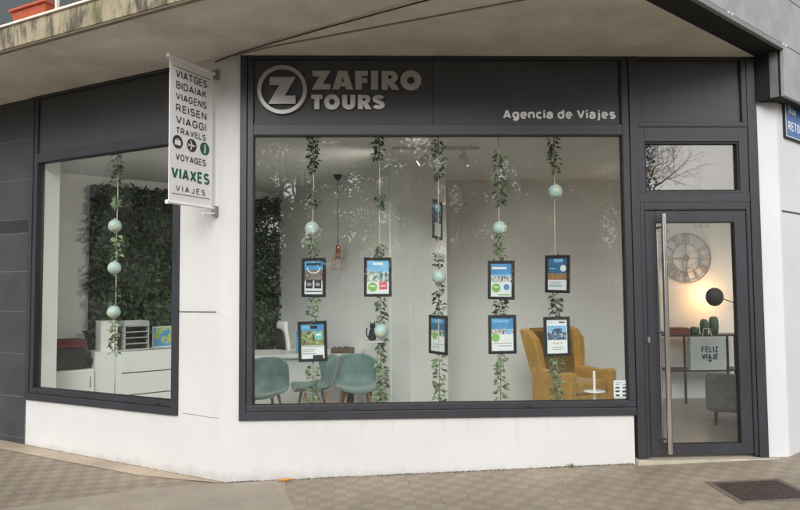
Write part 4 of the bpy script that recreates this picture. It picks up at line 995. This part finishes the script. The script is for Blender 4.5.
b = MB(); b.tube([(0,0,.06),(0,0,.46)], .03, 12)
for k in range(5): a = 2*math.pi*k/5; b.tube([(0,0,.09),(.28*math.cos(a),.28*math.sin(a),.05)], [.02,.014], 8); b.ball((.28*math.cos(a),.28*math.sin(a),.028), .028, 10, 8)
b.build('swivel_base', M['bmetal'], oc_)
br = thing('brochure_stack', 'upright coloured brochures on the desk beside the food market poster', 'brochures', (-.90,1.98,FZ+.745))
for i, mn in enumerate(('pblue','paper','porange','dink')):
    b = MB(); b.box(-.06+.03*i,-.035+.03*i,-.06,.08,0,.25-.02*(i%2)); b.build('brochure', M[mn], br)
bk = thing('wicker_tray', 'dark wicker tray of cones on the white desk', 'tray', (-.43,1.95,FZ+.745))
b = MB(); b.box(-.13,.13,-.08,.08,0,.012); frame_boxes(b, [(-.13,.13,-.08,-.068,.012,.055),(-.13,.13,.068,.08,.012,.055),(-.13,-.118,-.068,.068,.012,.055),(.118,.13,-.068,.068,.012,.055)]); b.build('tray', M['basket'], bk, bevel=.004)
b = MB()
for i in range(14): b.ball((rng.uniform(-.1,.1),rng.uniform(-.05,.05),.035+rng.uniform(0,.025)), .02, 8, 6)
b.build('pine_cones', M['basket'], bk)
pc_ = thing('computer_tower', 'black computer tower standing under the desk', 'computer', (-.36,2.0,FZ))
b = MB(); b.box(-.09,.09,-.2,.2,.012,.42); b.build('case', M['bmetal'], pc_, bevel=.006)
b = MB(); b.box(-.08,.08,-.206,-.2,.03,.40); b.build('front_bezel', M['bagblk'], pc_, bevel=.002)
for sx in (-.07,.07): b = MB(); b.box(sx-.012,sx+.012,-.18,.18,0,.012); b.build('foot', M['bagblk'], pc_)

# pendant lamps
def pendant(loc, drop, label, r=.075):
    t = thing('pendant_lamp', label, 'lamp', loc)
    b = MB(); b.lathe([(.004,-.075),(.012,-.07),(.055,-.008),(.055,0)], 20); b.build('ceiling_cup', M['bmetal'], t, smooth=True)
    b = MB(); b.tube([(0,0,-.07),(0,0,-drop)], .004, 6); b.build('cord', M['bmetal'], t)
    b = MB(); b.lathe([(.02,-drop),(.028,-drop-.02),(.03,-drop-.08),(.022,-drop-.085)], 16); b.build('lamp_holder', M['copper'], t, smooth=True)
    b = MB()
    for k in range(6):
        a = 2*math.pi*k/6; b.tube([(.028*math.cos(a),.028*math.sin(a),-drop-.06),(r*math.cos(a),r*math.sin(a),-drop-.17),(r*1.15*math.cos(a),r*1.15*math.sin(a),-drop-.30)], .0025, 5)
    for rr, zz in ((r,-drop-.17),(r*1.15,-drop-.30)): b.tube([(rr*math.cos(2*math.pi*k/24),rr*math.sin(2*math.pi*k/24),zz) for k in range(25)], .0025, 5, cap=False)
    b.build('wire_cage', M['copper'], t)
    b = MB(); b.ball((0,0,-drop-.13), .035, 14, 10, 1.2); b.build('bulb', M['bulbglass'], t, smooth=True)
    return t
pendant((-.52,2.55,ZC), .88, 'copper cage pendant lamp on a long black cord above the desk')
pendant((3.95,2.3,ZC), .40, 'copper cage pendant lamp at the top of the door glass')
# track with two spot heads
tr_ = thing('track_light', 'white ceiling track with two small spot heads above the bright pillar', 'track light', (.55,.95,ZC))
b = MB(); b.box(-.42,.46,-.018,.018,-.03,0); b.build('track', M['wlam'], tr_)
for x, aim, pw_ in ((-.10,(-3.6,1.5,-2.0),84),(.31,(1.7,1.8,-2.2),32)):
    b = MB(); b.tube([(x,0,-.03),(x,0,-.09)], .008, 8); q = Vector(aim).to_track_quat('-Z','Y').to_matrix().to_4x4()
    b.T = Matrix.Translation((x,0,-.13)) @ q; b.lathe([(.036,-.06),(.038,.05),(.02,.065)], 18); hd = b.build('spot_head', M['wlam'], tr_)
    b = MB(); b.T = Matrix.Translation((x,0,-.13)) @ q; b.lathe([(.031,-.0635),(.031,-.0605)], 18); b.build('lens', M['spotglow'], hd)
    ld = bpy.data.lights.new('spot_bulb', 'SPOT'); ld.energy = pw_; ld.color = (1.0,.93,.84); ld.spot_size = R(104); ld.spot_blend = 1.0; ld.shadow_soft_size = .04
    lo = bpy.data.objects.new('spot_bulb', ld); COL.objects.link(lo); lo.parent = tr_; lo.matrix_local = Matrix.Translation((x,0,-.13)) @ q @ Matrix.Translation((0,0,-.085))

# ochre wing armchair
ac = thing('wing_armchair', 'ochre velvet wing armchair standing behind the mountain poster', 'armchair', (2.17,1.85,FZ), R(30))
ac.scale = (.88,.88,.92)
b = MB(); b.prism_x([(-.33,.14),(.30,.14),(.30,.33),(-.33,.33)], -.30, .30); b.build('base', M['ochre'], ac, bevel=.03, seg=3, smooth=False)
b = MB(); b.prism_x([(-.36,.33),(.24,.31),(.24,.46),(-.36,.48)], -.27, .27); b.build('seat_cushion', M['ochre'], ac, bevel=.045, seg=4)
b = MB(); b.prism_x([(.17,.32),(.30,.30),(.44,1.05),(.40,1.10),(.32,1.07),(.24,.75)], -.33, .33)
for v in b.v: v.x *= 1+.16*max(0,v.z-.5); b.build('backrest', M['ochre'], ac, bevel=.04, seg=4)
for sx in (-1,1):
    b = MB(); x0, x1 = (.29,.40) if sx > 0 else (-.40,-.29)
    b.prism_x([(.31,.40),(.36,.60),(.41,.84),(.46,1.06),(.42,1.09),(.30,1.06),(.19,.96),(.15,.80),(.14,.62),(.10,.40)], x0, x1)
    for v in b.v: v.x += sx*(.13*max(0,v.z-.45)**1.2 - .04*(v.y > .3)*(v.z < .7))
    b.build('wing', M['ochre'], ac, bevel=.035, seg=4)
    b = MB(); b.prism_x([(.32,.14),(.32,.60),(.10,.60),(-.22,.585),(-.34,.61),(-.39,.58),(-.38,.50),(-.34,.14)], x0, x1+(.02 if sx > 0 else 0)); b.build('arm', M['ochre'], ac, bevel=.04, seg=4)
    for yy in (-.28,.27):
        b = MB(); b.tube([(sx*.30,yy,.15),(sx*.32,yy*1.08,0)], [.022,.014], 10); b.build('leg', M['dwood'], ac)
# white stand with disc
sd = thing('display_stand', 'white upright rod through a round disc, on the sill before the armchair', 'stand', (1.925,.30,.50))
b = MB(); b.box(-.011,.011,-.006,.006,0,.275); b.build('rod', M['wlam'], sd, bevel=.003)
b = MB(); b.lathe([(.004,.085),(.095,.089),(.10,.095),(.095,.101),(.004,.104)], 28); b.build('disc', M['wlam'], sd, smooth=True)
b = MB(); b.box(1.6,2.1,.226,.42,.455,.497); tag(b.build('window_shelf', M['wlam'], bevel=.003), 'white narrow shelf under the white rod and disc inside the window', 'shelf')

# ---- side room: drawers, trays, map, box, low cabinet, bag
ang = math.atan2(PD.y, PD.x)
cab = thing('drawer_cabinet', 'white cabinet of wide drawers standing before the plant wall', 'cabinet', (-2.98,2.36,FZ), ang)
b = MB(); b.box(-.45,1.15,-.22,.2,0,.78); b.build('carcass', M['wlam'], cab, bevel=.003)
for i in range(3):
    b = MB(); b.box(-.16,1.13,-.238,-.221,.02+.255*i,.262+.255*i); b.build('drawer', M['wlam'], cab, bevel=.002)
b = MB(); b.box(-.16,1.13,-.2205,-.219,.0,.80-.02); b.build('shadow_gap', M['groove'], cab)
cabp = lambda x, y: Vector((-2.98,2.36,0)) + Vector((math.cos(ang)*x-math.sin(ang)*y, math.sin(ang)*x+math.cos(ang)*y, FZ+.78))
bx_ = thing('white_box', 'plain white box on the drawer cabinet beside the letter trays', 'box', cabp(-.28,-.02), ang)
b = MB(); b.box(-.09,.09,-.12,.12,0,.33); b.build('body', M['wlam'], bx_, bevel=.003); b = MB(); b.box(-.093,.093,-.123,.123,.33,.345); b.build('lid', M['wlam'], bx_)
tr2 = thing('letter_trays', 'grey stack of five letter trays on the drawer cabinet', 'letter trays', cabp(.02,-.02), ang)
for i in range(5):
    b = MB(); z = i*.068; b.box(-.14,.14,-.15,.15,z,z+.008); b.box(-.14,-.13,-.15,.15,z+.008,z+.062); b.box(.13,.14,-.15,.15,z+.008,z+.062); b.box(-.13,.13,.142,.15,z+.008,z+.062); b.build('tray', M['traygrey'], tr2)
mp_ = thing('map_picture', 'small colourful world map picture on the drawer cabinet', 'picture', cabp(.42,.02), ang)
b = MB(); b.box(-.16,.16,.0,.012,0,.25); b.build('board', M['paper'], mp_); b = MB(); b.box(-.15,.15,-.003,-.0005,.01,.24); b.build('map_print', M['map'], mp_)
lc = thing('low_cabinet', 'low white cabinet under the dark red bag', 'cabinet', (-3.50,1.93,FZ), ang)
b = MB(); b.box(-.30,.22,-.2,.2,.02,.60); b.build('carcass', M['wlam'], lc, bevel=.003); b = MB(); b.box(-.31,.21,-.216,-.201,.03,.585); b.build('door', M['wlam'], lc, bevel=.002)
b = MB(); b.tube([(.17,-.217,.40),(.17,-.217,.52)], .006, 6); b.build('handle', M['steel'], lc)
bg = thing('cloth_bag', 'dark red and black bag lying on the low white cabinet', 'bag', (-3.54,1.92,FZ+.60), ang)
b = MB(); b.box(-.24,.20,-.15,.15,0,.235); b.build('body', M['bagblk'], bg, bevel=.03, seg=3)
b = MB(); b.box(-.235,.195,-.145,.145,.237,.33); b.build('red_top', M['bagred'], bg, bevel=.025, seg=3)
b = MB(); b.tube([(.18,-.1,.05),(.28,-.1,.10),(.33,-.1,.13)], [.03,.022,.008], 8); b.build('strap', M['bagblk'], bg)

# ---- behind the door: clock, lamp, console, bag, cacti, books, seat
ck = thing('wall_clock', 'large bronze skeleton wall clock with roman numerals behind the door', 'clock', (4.07,2.985,1.91))
b = MB(); Rk = .335
b.annulus((0,0), Rk-.012, Rk, -.02, -.004, 56); b.annulus((0,0), Rk*.575-.007, Rk*.575, -.02, -.004, 48); b.build('rings', M['bronze'], ck)
b = MB()
NUM = ['XII','I','II','III','IIII','V','VI','VII','VIII','IX','X','XI']
def slot(ang_, dx, r0, r1, w_=.0075, lean=0.0):
    a = math.pi/2-ang_; d = Vector((math.cos(a),math.sin(a))); n_ = Vector((d.y,-d.x))
    p = d*r0+n_*(dx-lean); q = d*r1+n_*(dx+lean); h = n_*w_/2
    b.prism_y([tuple(p-h),tuple(p+h),tuple(q+h),tuple(q-h)], -.019, -.006)
for i, nm in enumerate(NUM):
    ws = {'I': .024, 'V': .05, 'X': .05}; tot = sum(ws[c] for c in nm); x = -tot/2
    for c in nm:
        w_ = ws[c]; xm = x+w_/2
        if c == 'I': slot(i*math.pi/6, xm, Rk*.575, Rk-.016)
        elif c == 'V': slot(i*math.pi/6, xm-.010, Rk*.575, Rk-.016, lean=-.010); slot(i*math.pi/6, xm+.010, Rk*.575, Rk-.016, lean=.010)
        else: slot(i*math.pi/6, xm, Rk*.575, Rk-.016, lean=-.017); slot(i*math.pi/6, xm, Rk*.575, Rk-.016, lean=.017)
        x += w_
b.build('numerals', M['bronze'], ck)
b = MB()
for a in (0, math.pi/2, math.pi, 1.5*math.pi): slot(a, 0, 0, Rk*.575, .008)
b.disc_y((0,0), .04, -.026, -.004); b.build('spokes', M['bronze'], ck)
for a, ln in ((R(183),.25),(R(268),.17)):
    b = MB(); slot(a, 0, 0, ln, .018); o = b.build('hand', M['bronze'], ck); o.location = (0,-.012,0)
wl = thing('wall_lamp', 'lit black disc wall lamp on a long arm behind the door', 'wall lamp', (4.75,2.98,1.28))
b = MB(); dc = Vector((-.46,-.30,.115))
b.T = Matrix.Translation(dc) @ Matrix.Rotation(R(90), 4, 'X') ; b.lathe([(.001,.022),(.03,.022),(.085,.012),(.118,-.006),(.120,-.012),(.116,-.012)], 36); b.build('lamp_shade', M['bmetal'], wl, smooth=True)
b = MB(); b.T = Matrix.Translation(dc) @ Matrix.Rotation(R(90), 4, 'X'); b.lathe([(.001,-.006),(.10,-.006),(.10,-.010),(.001,-.012)], 30); b.build('diffuser', M['glow'], wl)
b = MB(); b.tube([tuple(dc+Vector((.09,.0,-.02))),(.0,-.06,.0)], .007, 8); b.tube([(.0,-.06,0),(0,0,0)], .007, 8); b.lathe([(.05,0),(.05,.012)], 20, (0,-.012,0)); b.build('arm', M['bmetal'], wl)
ld = bpy.data.lights.new('lamp_bulb', 'POINT'); ld.energy = 6; ld.color = (1.0, .52, .22); ld.shadow_soft_size = .09
lo = bpy.data.objects.new('lamp_bulb', ld); COL.objects.link(lo); lo.parent = wl; lo.location = dc + Vector((.0,.10,.0))

cs = thing('console_table', 'black metal console shelf standing against the warm wall', 'console table', (4.10,2.74,FZ))
for z in (.84,.40):
    b = MB(); b.box(-.48,.56,-.16,.16,z,z+.02); b.build('shelf', M['bmetal'], cs)
for x in (-.47,-.27,.28,.54):
    for y in (-.15,.15):
        if x in (-.27,.28) and y > 0: continue
        b = MB(); b.box(x-.011,x+.011,y-.011,y+.011,0,.84); b.build('leg', M['bmetal'], cs)
ctop = FZ+.86
bks = thing('book_pile', 'small pile of red books on the console top', 'books', (3.80,2.72,ctop))
for i, (w_, h) in enumerate(((.26,.028),(.25,.03),(.235,.026))):
    b = MB(); b.box(-w_/2,w_/2,-.09,.09,i*.031,i*.031+h); b.build('book', M['book'], bks, bevel=.003)
def cactus(x, z_r, z_h, label, ballish=False):
    t = thing('cactus_ornament', label, 'cactus', (x,2.70,ctop))
    b = MB(); n = 24; prof = [(.001,0),(z_r*.8,0.002),(z_r,z_h*.3),(z_r,z_h*.7),(z_r*.75,z_h*.92),(.001,z_h)]
    vs = []
    for r_, z in prof:
        for k in range(n): a = 2*math.pi*k/n; rr = r_*(1+.08*(1 if k % 2 else -1)); vs.append((rr*math.cos(a), rr*math.sin(a), z))
    b.add(vs, [(i*n+k,i*n+(k+1)%n,(i+1)*n+(k+1)%n,(i+1)*n+k) for i in range(len(prof)-1) for k in range(n)])
    return b.build('body', M['cactus'], t, smooth=True)
cactus(4.02,.055,.10,'round squat green cactus ornament on the console')
cactus(4.145,.048,.20,'middle green cactus ornament, shorter of the two columns on the console')
cactus(4.27,.055,.235,'tallest green column cactus ornament on the console')
sb = thing('shopping_bag', 'silver bag printed FELIZ VIAJE standing in the console', 'bag', (4.11,2.56,FZ+.42))
b = MB(); b.add([(-.225,-.01,0),(.225,-.01,0),(.225,.10,0),(-.225,.10,0),(-.225,-.02,.41),(.225,-.02,.41),(.225,.06,.43),(-.225,.06,.43)], [(0,3,2,1),(4,5,6,7),(0,1,5,4),(1,2,6,5),(2,3,7,6),(3,0,4,7)]); b.build('body', M['bagw'], sb, bevel=.006)
b = MB()
for tx, x0, x1, z, cp in (('FELIZ',-.085,.125,.225,.075),('VIAJE',-.085,.125,.14,.07)):
    vs, fs = text_verts(tx, x0, x1, z, cp, t=.16); b.add([(v[0], -.0225-v[2], v[1]) for v in vs], fs)
b.prism_y([(.02,.10),(.0,.122),(.004,.134),(.014,.136),(.02,.128),(.026,.136),(.036,.134),(.04,.122)], -.024,-.02)
b.build('lettering', M['dink'], sb)
b = MB(); b.tube([(-.06,.0,.42),(-.04,0,.30+.22),(.04,0,.52),(.06,0,.42)], .006, 6); b.build('handle', M['bagw'], sb)
pf = thing('grey_armchair', 'grey cloth tub seat standing in front of the console behind the door', 'armchair', (3.80,1.22,FZ), R(-27))
pf.scale = (1,1,.90)
b = MB(); b.box(-.36,.36,-.10,.08,.16,.60); b.build('backrest', M['greyfab'], pf, bevel=.06, seg=4)
b = MB(); b.box(-.34,.34,.08,.55,.16,.40); b.build('seat', M['greyfab'], pf, bevel=.05, seg=4)
for x in (-.26,.26):
    for y in (-.04,.48): b = MB(); b.tube([(x,y,.17),(x*1.04,y,0)], [.02,.013], 10); b.build('leg', M['dwood'], pf)

# ------------------------------------------------------------------ small things on the pavement
mc = thing('manhole_cover', 'rusty brown rectangular manhole cover set in the pavement by the door', 'manhole cover', (2.76,-.83,gz(2.76)))
mc.rotation_euler = (0,-.029,0)
b = MB(); frame_boxes(b, [(-.29,-.25,-.25,.25,-.06,.006),(.25,.29,-.25,.25,-.06,.006),(-.25,.25,-.25,-.21,-.06,.006),(-.25,.25,.21,.25,-.06,.006)]); b.build('rim', M['ironframe'], mc, bevel=.003)
b = MB(); b.box(-.25,.25,-.21,.21,-.05,.0055)
for i in range(9):
    for j in range(7): b.box(-.225+i*.053,-.20+i*.053,-.19+j*.056,-.165+j*.056,.0055,.0075)
b.build('lid', M['iron'], mc)
lf = MB(); lf.T = Matrix.Translation((-.80,-.05,gz(-.8)+.014)) @ Matrix.Rotation(R(8),4,'Z')
lf.tube([(-.065,0,.0),(-.035,.004,.003),(.02,0,.004),(.05,.005,.003),(.07,.012,.002)], [.003,.010,.012,.008,.002], 8)
tag(lf.build('fallen_leaf', M['orange'], smooth=True), 'curled orange leaf lying at the foot of the white wall', 'leaf')
b = MB()
for i in range(14):
    a = rng.uniform(0,6.28); b.leaf((1.60+rng.gauss(0,.018),-.012+rng.gauss(0,.01)-.01,gz(1.6)+.004), Vector((math.cos(a)*.7,math.sin(a)*.5-.3,rng.uniform(.4,1.2))), Vector((0,0,1)), rng.uniform(.02,.042), .011)
tag(b.build('weed', M['weed'], smooth='raw'), 'tiny green weed growing from the joint at the wall foot', 'weed')
b = MB()
def crumbs(n, f, spread):
    for i in range(n):
        x, y = f(rng.random()); y -= abs(rng.gauss(0,spread)); r_ = rng.uniform(.001,.0045)**1.0
        b.T = Matrix.Translation((x,y,gz(x)+.004+r_*.3)) @ Euler((rng.uniform(0,6),rng.uniform(0,6),0)).to_matrix().to_4x4(); b.box(-r_,r_,-r_*.7,r_*.7,-r_*.5,r_*.5)
crumbs(900, lambda t: (-1.3+3.45*t, .008), .010); crumbs(700, lambda t: L2(-2.63*t, .004), .012)
for i in range(170):
    x, y = rng.uniform(-3.2,3.8), rng.uniform(-1.5,-.05); r_ = rng.uniform(.001,.003)
    if x < -1.3 and y > (x+1.3)*-.545-.05: continue
    b.T = Matrix.Translation((x,y,gz(x)+.005+r_*.3)) @ Euler((rng.uniform(0,6),rng.uniform(0,6),0)).to_matrix().to_4x4(); b.box(-r_,r_,-r_*.7,r_*.7,-r_*.5,r_*.5)
gr = b.build('grit', mat('gravelly_grit', (.16,.14,.11), .95, var=.5, vscale=30), kind='stuff')

# ------------------------------------------------------------------ across the road: what the panes mirror
def branch(b, p, d, ln, r_, lvl, rg):
    n = 4; pts = [p]; q = p; dd = d.normalized()
    for i in range(n):
        dd = (dd + Vector((rg.gauss(0,.13),rg.gauss(0,.13),rg.gauss(.03,.10)))).normalized(); q = q+dd*ln/n; pts.append(q)
    b.tube(pts, [r_*(1-.16*i) for i in range(n+1)], 5 if lvl < 2 else 3, cap=False)
    if lvl >= 4: return
    k = (5,5,5,5)[lvl] if lvl < 4 else 0
    for j in range(k):
        t = .35+.65*(j+rg.random())/k; i = min(n-1,int(t*n)); s_ = pts[i].lerp(pts[i+1], t*n-i)
        a = rg.uniform(0,6.28); perp = dd.orthogonal().normalized(); perp.rotate(Matrix.Rotation(a,3,dd))
        nd = (dd*rg.uniform(.5,.9)+perp*rg.uniform(.55,.95)+Vector((0,0,.12))).normalized()
        branch(b, s_, nd, ln*rg.uniform(.55,.75), max(.005,r_*.44), lvl+1, rg)
def bare_tree(seed, h):
    rg = random.Random(seed)
    t = thing('bare_tree', 'bare winter tree across the road, mirrored in the panes', 'tree', (0,0,0), 0, 'bare trees across the road')
    b = MB(); b.tube([(0,0,-.2),(.04,.02,h*.15),(.0,.05,h*.34)], [h*.026,h*.02,h*.017], 9); b.build('trunk', M['bark'], t)
    b = MB()
    for j in range(4):
        a = j*1.6+rg.random(); branch(b, Vector((0,.05,h*(.26+.025*j))), Vector((math.cos(a)*.6,math.sin(a)*.6,1)), h*.33, h*.011, 0, rg)
    b.build('crown', M['bark'], t, smooth='raw'); return t
bt = [bare_tree(3, 10.0), bare_tree(11, 11.5)]
spots = [(-7,-22),(-12,-20),(-17,-22),(-26,-22),(-19,-24),(2,-37),(17.4,-40),(8,-38),(-40,-20),(-6,-38),(-52,-14),(-47,-5),(-60,-3)]
for i, (x, y) in enumerate(spots):
    if i < 2: bt[i].location = (x,y,-.1); bt[i].rotation_euler = (0,0,i*1.3)
    else:
        k = dup(bt[i%2], (x,y,-.1), rng.uniform(0,6)); s_ = 1.5 if y < -37.5 else rng.uniform(.85,1.15); k.scale = (s_,s_,s_)
def evergreen(seed, h, rad):
    rg = random.Random(seed)
    t = thing('evergreen_tree', 'dark evergreen tree across the road, mirrored in the big pane', 'tree', (0,0,0), 0, 'evergreen trees across the road')
    b = MB(); b.tube([(0,0,-.2),(0,0,h*.5),(0,0,h*.9)], [.22,.14,.03], 8); b.build('trunk', M['bark'], t)
    b = MB()
    for c in range(300):
        zz = h*(.1+.9*rg.random()); rr = rad*math.sqrt(max(.05,1-((zz/h-.45)/.6)**2))*math.sqrt(rg.random()); a = rg.uniform(0,6.28)
        cc = Vector((rr*math.cos(a), rr*math.sin(a), zz))
        for i in range(60):
            p = cc+Vector((rg.gauss(0,.34),rg.gauss(0,.34),rg.gauss(0,.26))); d = Vector((rg.gauss(0,1),rg.gauss(0,1),rg.gauss(-.2,.7)))
            b.leaf(p, d, Vector((rg.gauss(0,1),rg.gauss(0,1),1)), rg.uniform(.14,.28), rg.uniform(.09,.17))
    b.build('crown', M['ever'], t, smooth='raw'); return t
ev = [evergreen(5, 11.0, 3.1), evergreen(8, 10.2, 3.3)]
espots = [(-4.2,-28),(-.2,-29),(3.6,-28.5),(7.8,-29.5),(-8.6,-29),(-13,-28),(11.0,-28.5),(-44,-9),(-46,-15),(-50,-3),(-40,-22)]
for i, (x, y) in enumerate(espots):
    if i < 2: ev[i].location = (x,y,-.1)
    else:
        k = dup(ev[i%2], (x,y,-.1), rng.uniform(0,6)); s_ = rng.uniform(.9,1.12); k.scale = (s_,s_,s_)
cr_ = thing('crossing_sign', 'square pedestrian crossing sign across the road, mirrored in the big pane', 'traffic sign', (-.92,-16,-.02))
b = MB(); b.tube([(0,-.05,0),(0,-.05,2.3)], .035, 10); b.build('pole', M['clip'], cr_)
b = MB(); b.box(-.30,.30,-.01,.0,1.58,2.20); b.build('plate', M['psky'], cr_)
b = MB(); frame_boxes(b, [(-.33,.33,0,.006,2.17,2.23),(-.33,.33,0,.006,1.55,1.61),(-.33,-.27,0,.006,1.61,2.17),(.27,.33,0,.006,1.61,2.17)]); b.build('plate_border', M['letterw'], cr_)
b = MB(); b.prism_y([(-.25,1.66),(.25,1.66),(0,2.12)], .0,.004); b.build('triangle', M['letterw'], cr_)
b = MB(); b.disc_y((0,1.97), .035, .004,.007, 14)
for poly in ([(-.03,1.93),(.03,1.93),(.03,1.80),(-.03,1.80)], [(-.03,1.80),(.0,1.80),(-.06,1.68),(-.09,1.68)], [(0,1.80),(.03,1.80),(.09,1.68),(.06,1.68)], [(.03,1.92),(.09,1.82),(.07,1.81),(.02,1.88)], [(-.03,1.92),(-.09,1.82),(-.07,1.81),(-.02,1.88)]): b.prism_y(poly, .004,.007)
b.build('walking_figure', M['dink'], cr_)

# ------------------------------------------------------------------ light, sky, camera
SUN_EL, SUN_AZ = R(29), R(190)
w = bpy.data.worlds.new('World'); scene.world = w; w.use_nodes = True
N = w.node_tree.nodes; L = w.node_tree.links; bgn = N['Background']
sky = N.new('ShaderNodeTexSky'); sky.sky_type = 'NISHITA'; sky.sun_disc = False; sky.sun_elevation = SUN_EL; sky.sun_rotation = SUN_AZ
sky.air_density = 1.0; sky.dust_density = 4.0; sky.ozone_density = 1.0
hs = N.new('ShaderNodeHueSaturation'); hs.inputs['Saturation'].default_value = .12
L.new(sky.outputs['Color'], hs.inputs['Color']); L.new(hs.outputs['Color'], bgn.inputs['Color'])
bgn.inputs['Strength'].default_value = .15
sl = bpy.data.lights.new('sun', 'SUN'); sl.energy = 1.45; sl.angle = R(95); sl.color = (1.0, .96, .91)
so = bpy.data.objects.new('sun', sl); COL.objects.link(so)
sd_ = Vector((math.sin(SUN_AZ)*math.cos(SUN_EL), math.cos(SUN_AZ)*math.cos(SUN_EL), math.sin(SUN_EL)))
so.rotation_euler = (-sd_).to_track_quat('-Z','Y').to_euler(); so.location = sd_*30

cam = bpy.data.cameras.new('camera'); co = bpy.data.objects.new('camera', cam); COL.objects.link(co)
yaw, pit, rol = .0308, .052, -.0079
fwv = Vector((math.sin(yaw)*math.cos(pit), math.cos(yaw)*math.cos(pit), math.sin(pit)))
r0 = Vector((math.cos(yaw), -math.sin(yaw), 0)); u0 = r0.cross(fwv)
r1 = r0*math.cos(rol)+u0*math.sin(rol); u1 = -r0*math.sin(rol)+u0*math.cos(rol)
co.matrix_world = Matrix(((r1.x,u1.x,-fwv.x,0),(r1.y,u1.y,-fwv.y,-5.6),(r1.z,u1.z,-fwv.z,1.5273),(0,0,0,1)))
cam.sensor_width = 36; cam.sensor_fit = 'HORIZONTAL'; cam.lens = 654.72/800*36; cam.clip_end = 1000; cam.clip_start = .05
scene.camera = co
vs_ = scene.view_settings; vs_.view_transform = 'Standard'; vs_.look = 'None'; vs_.gamma = 1; vs_.exposure = 0.5; vs_.use_curve_mapping = False
cy = scene.cycles; cy.use_denoising = True; cy.max_bounces = 10; cy.diffuse_bounces = 5; cy.glossy_bounces = 4; cy.transparent_max_bounces = 16; cy.transmission_bounces = 4
cy.sample_clamp_indirect = 8; cy.caustics_reflective = False; cy.caustics_refractive = False
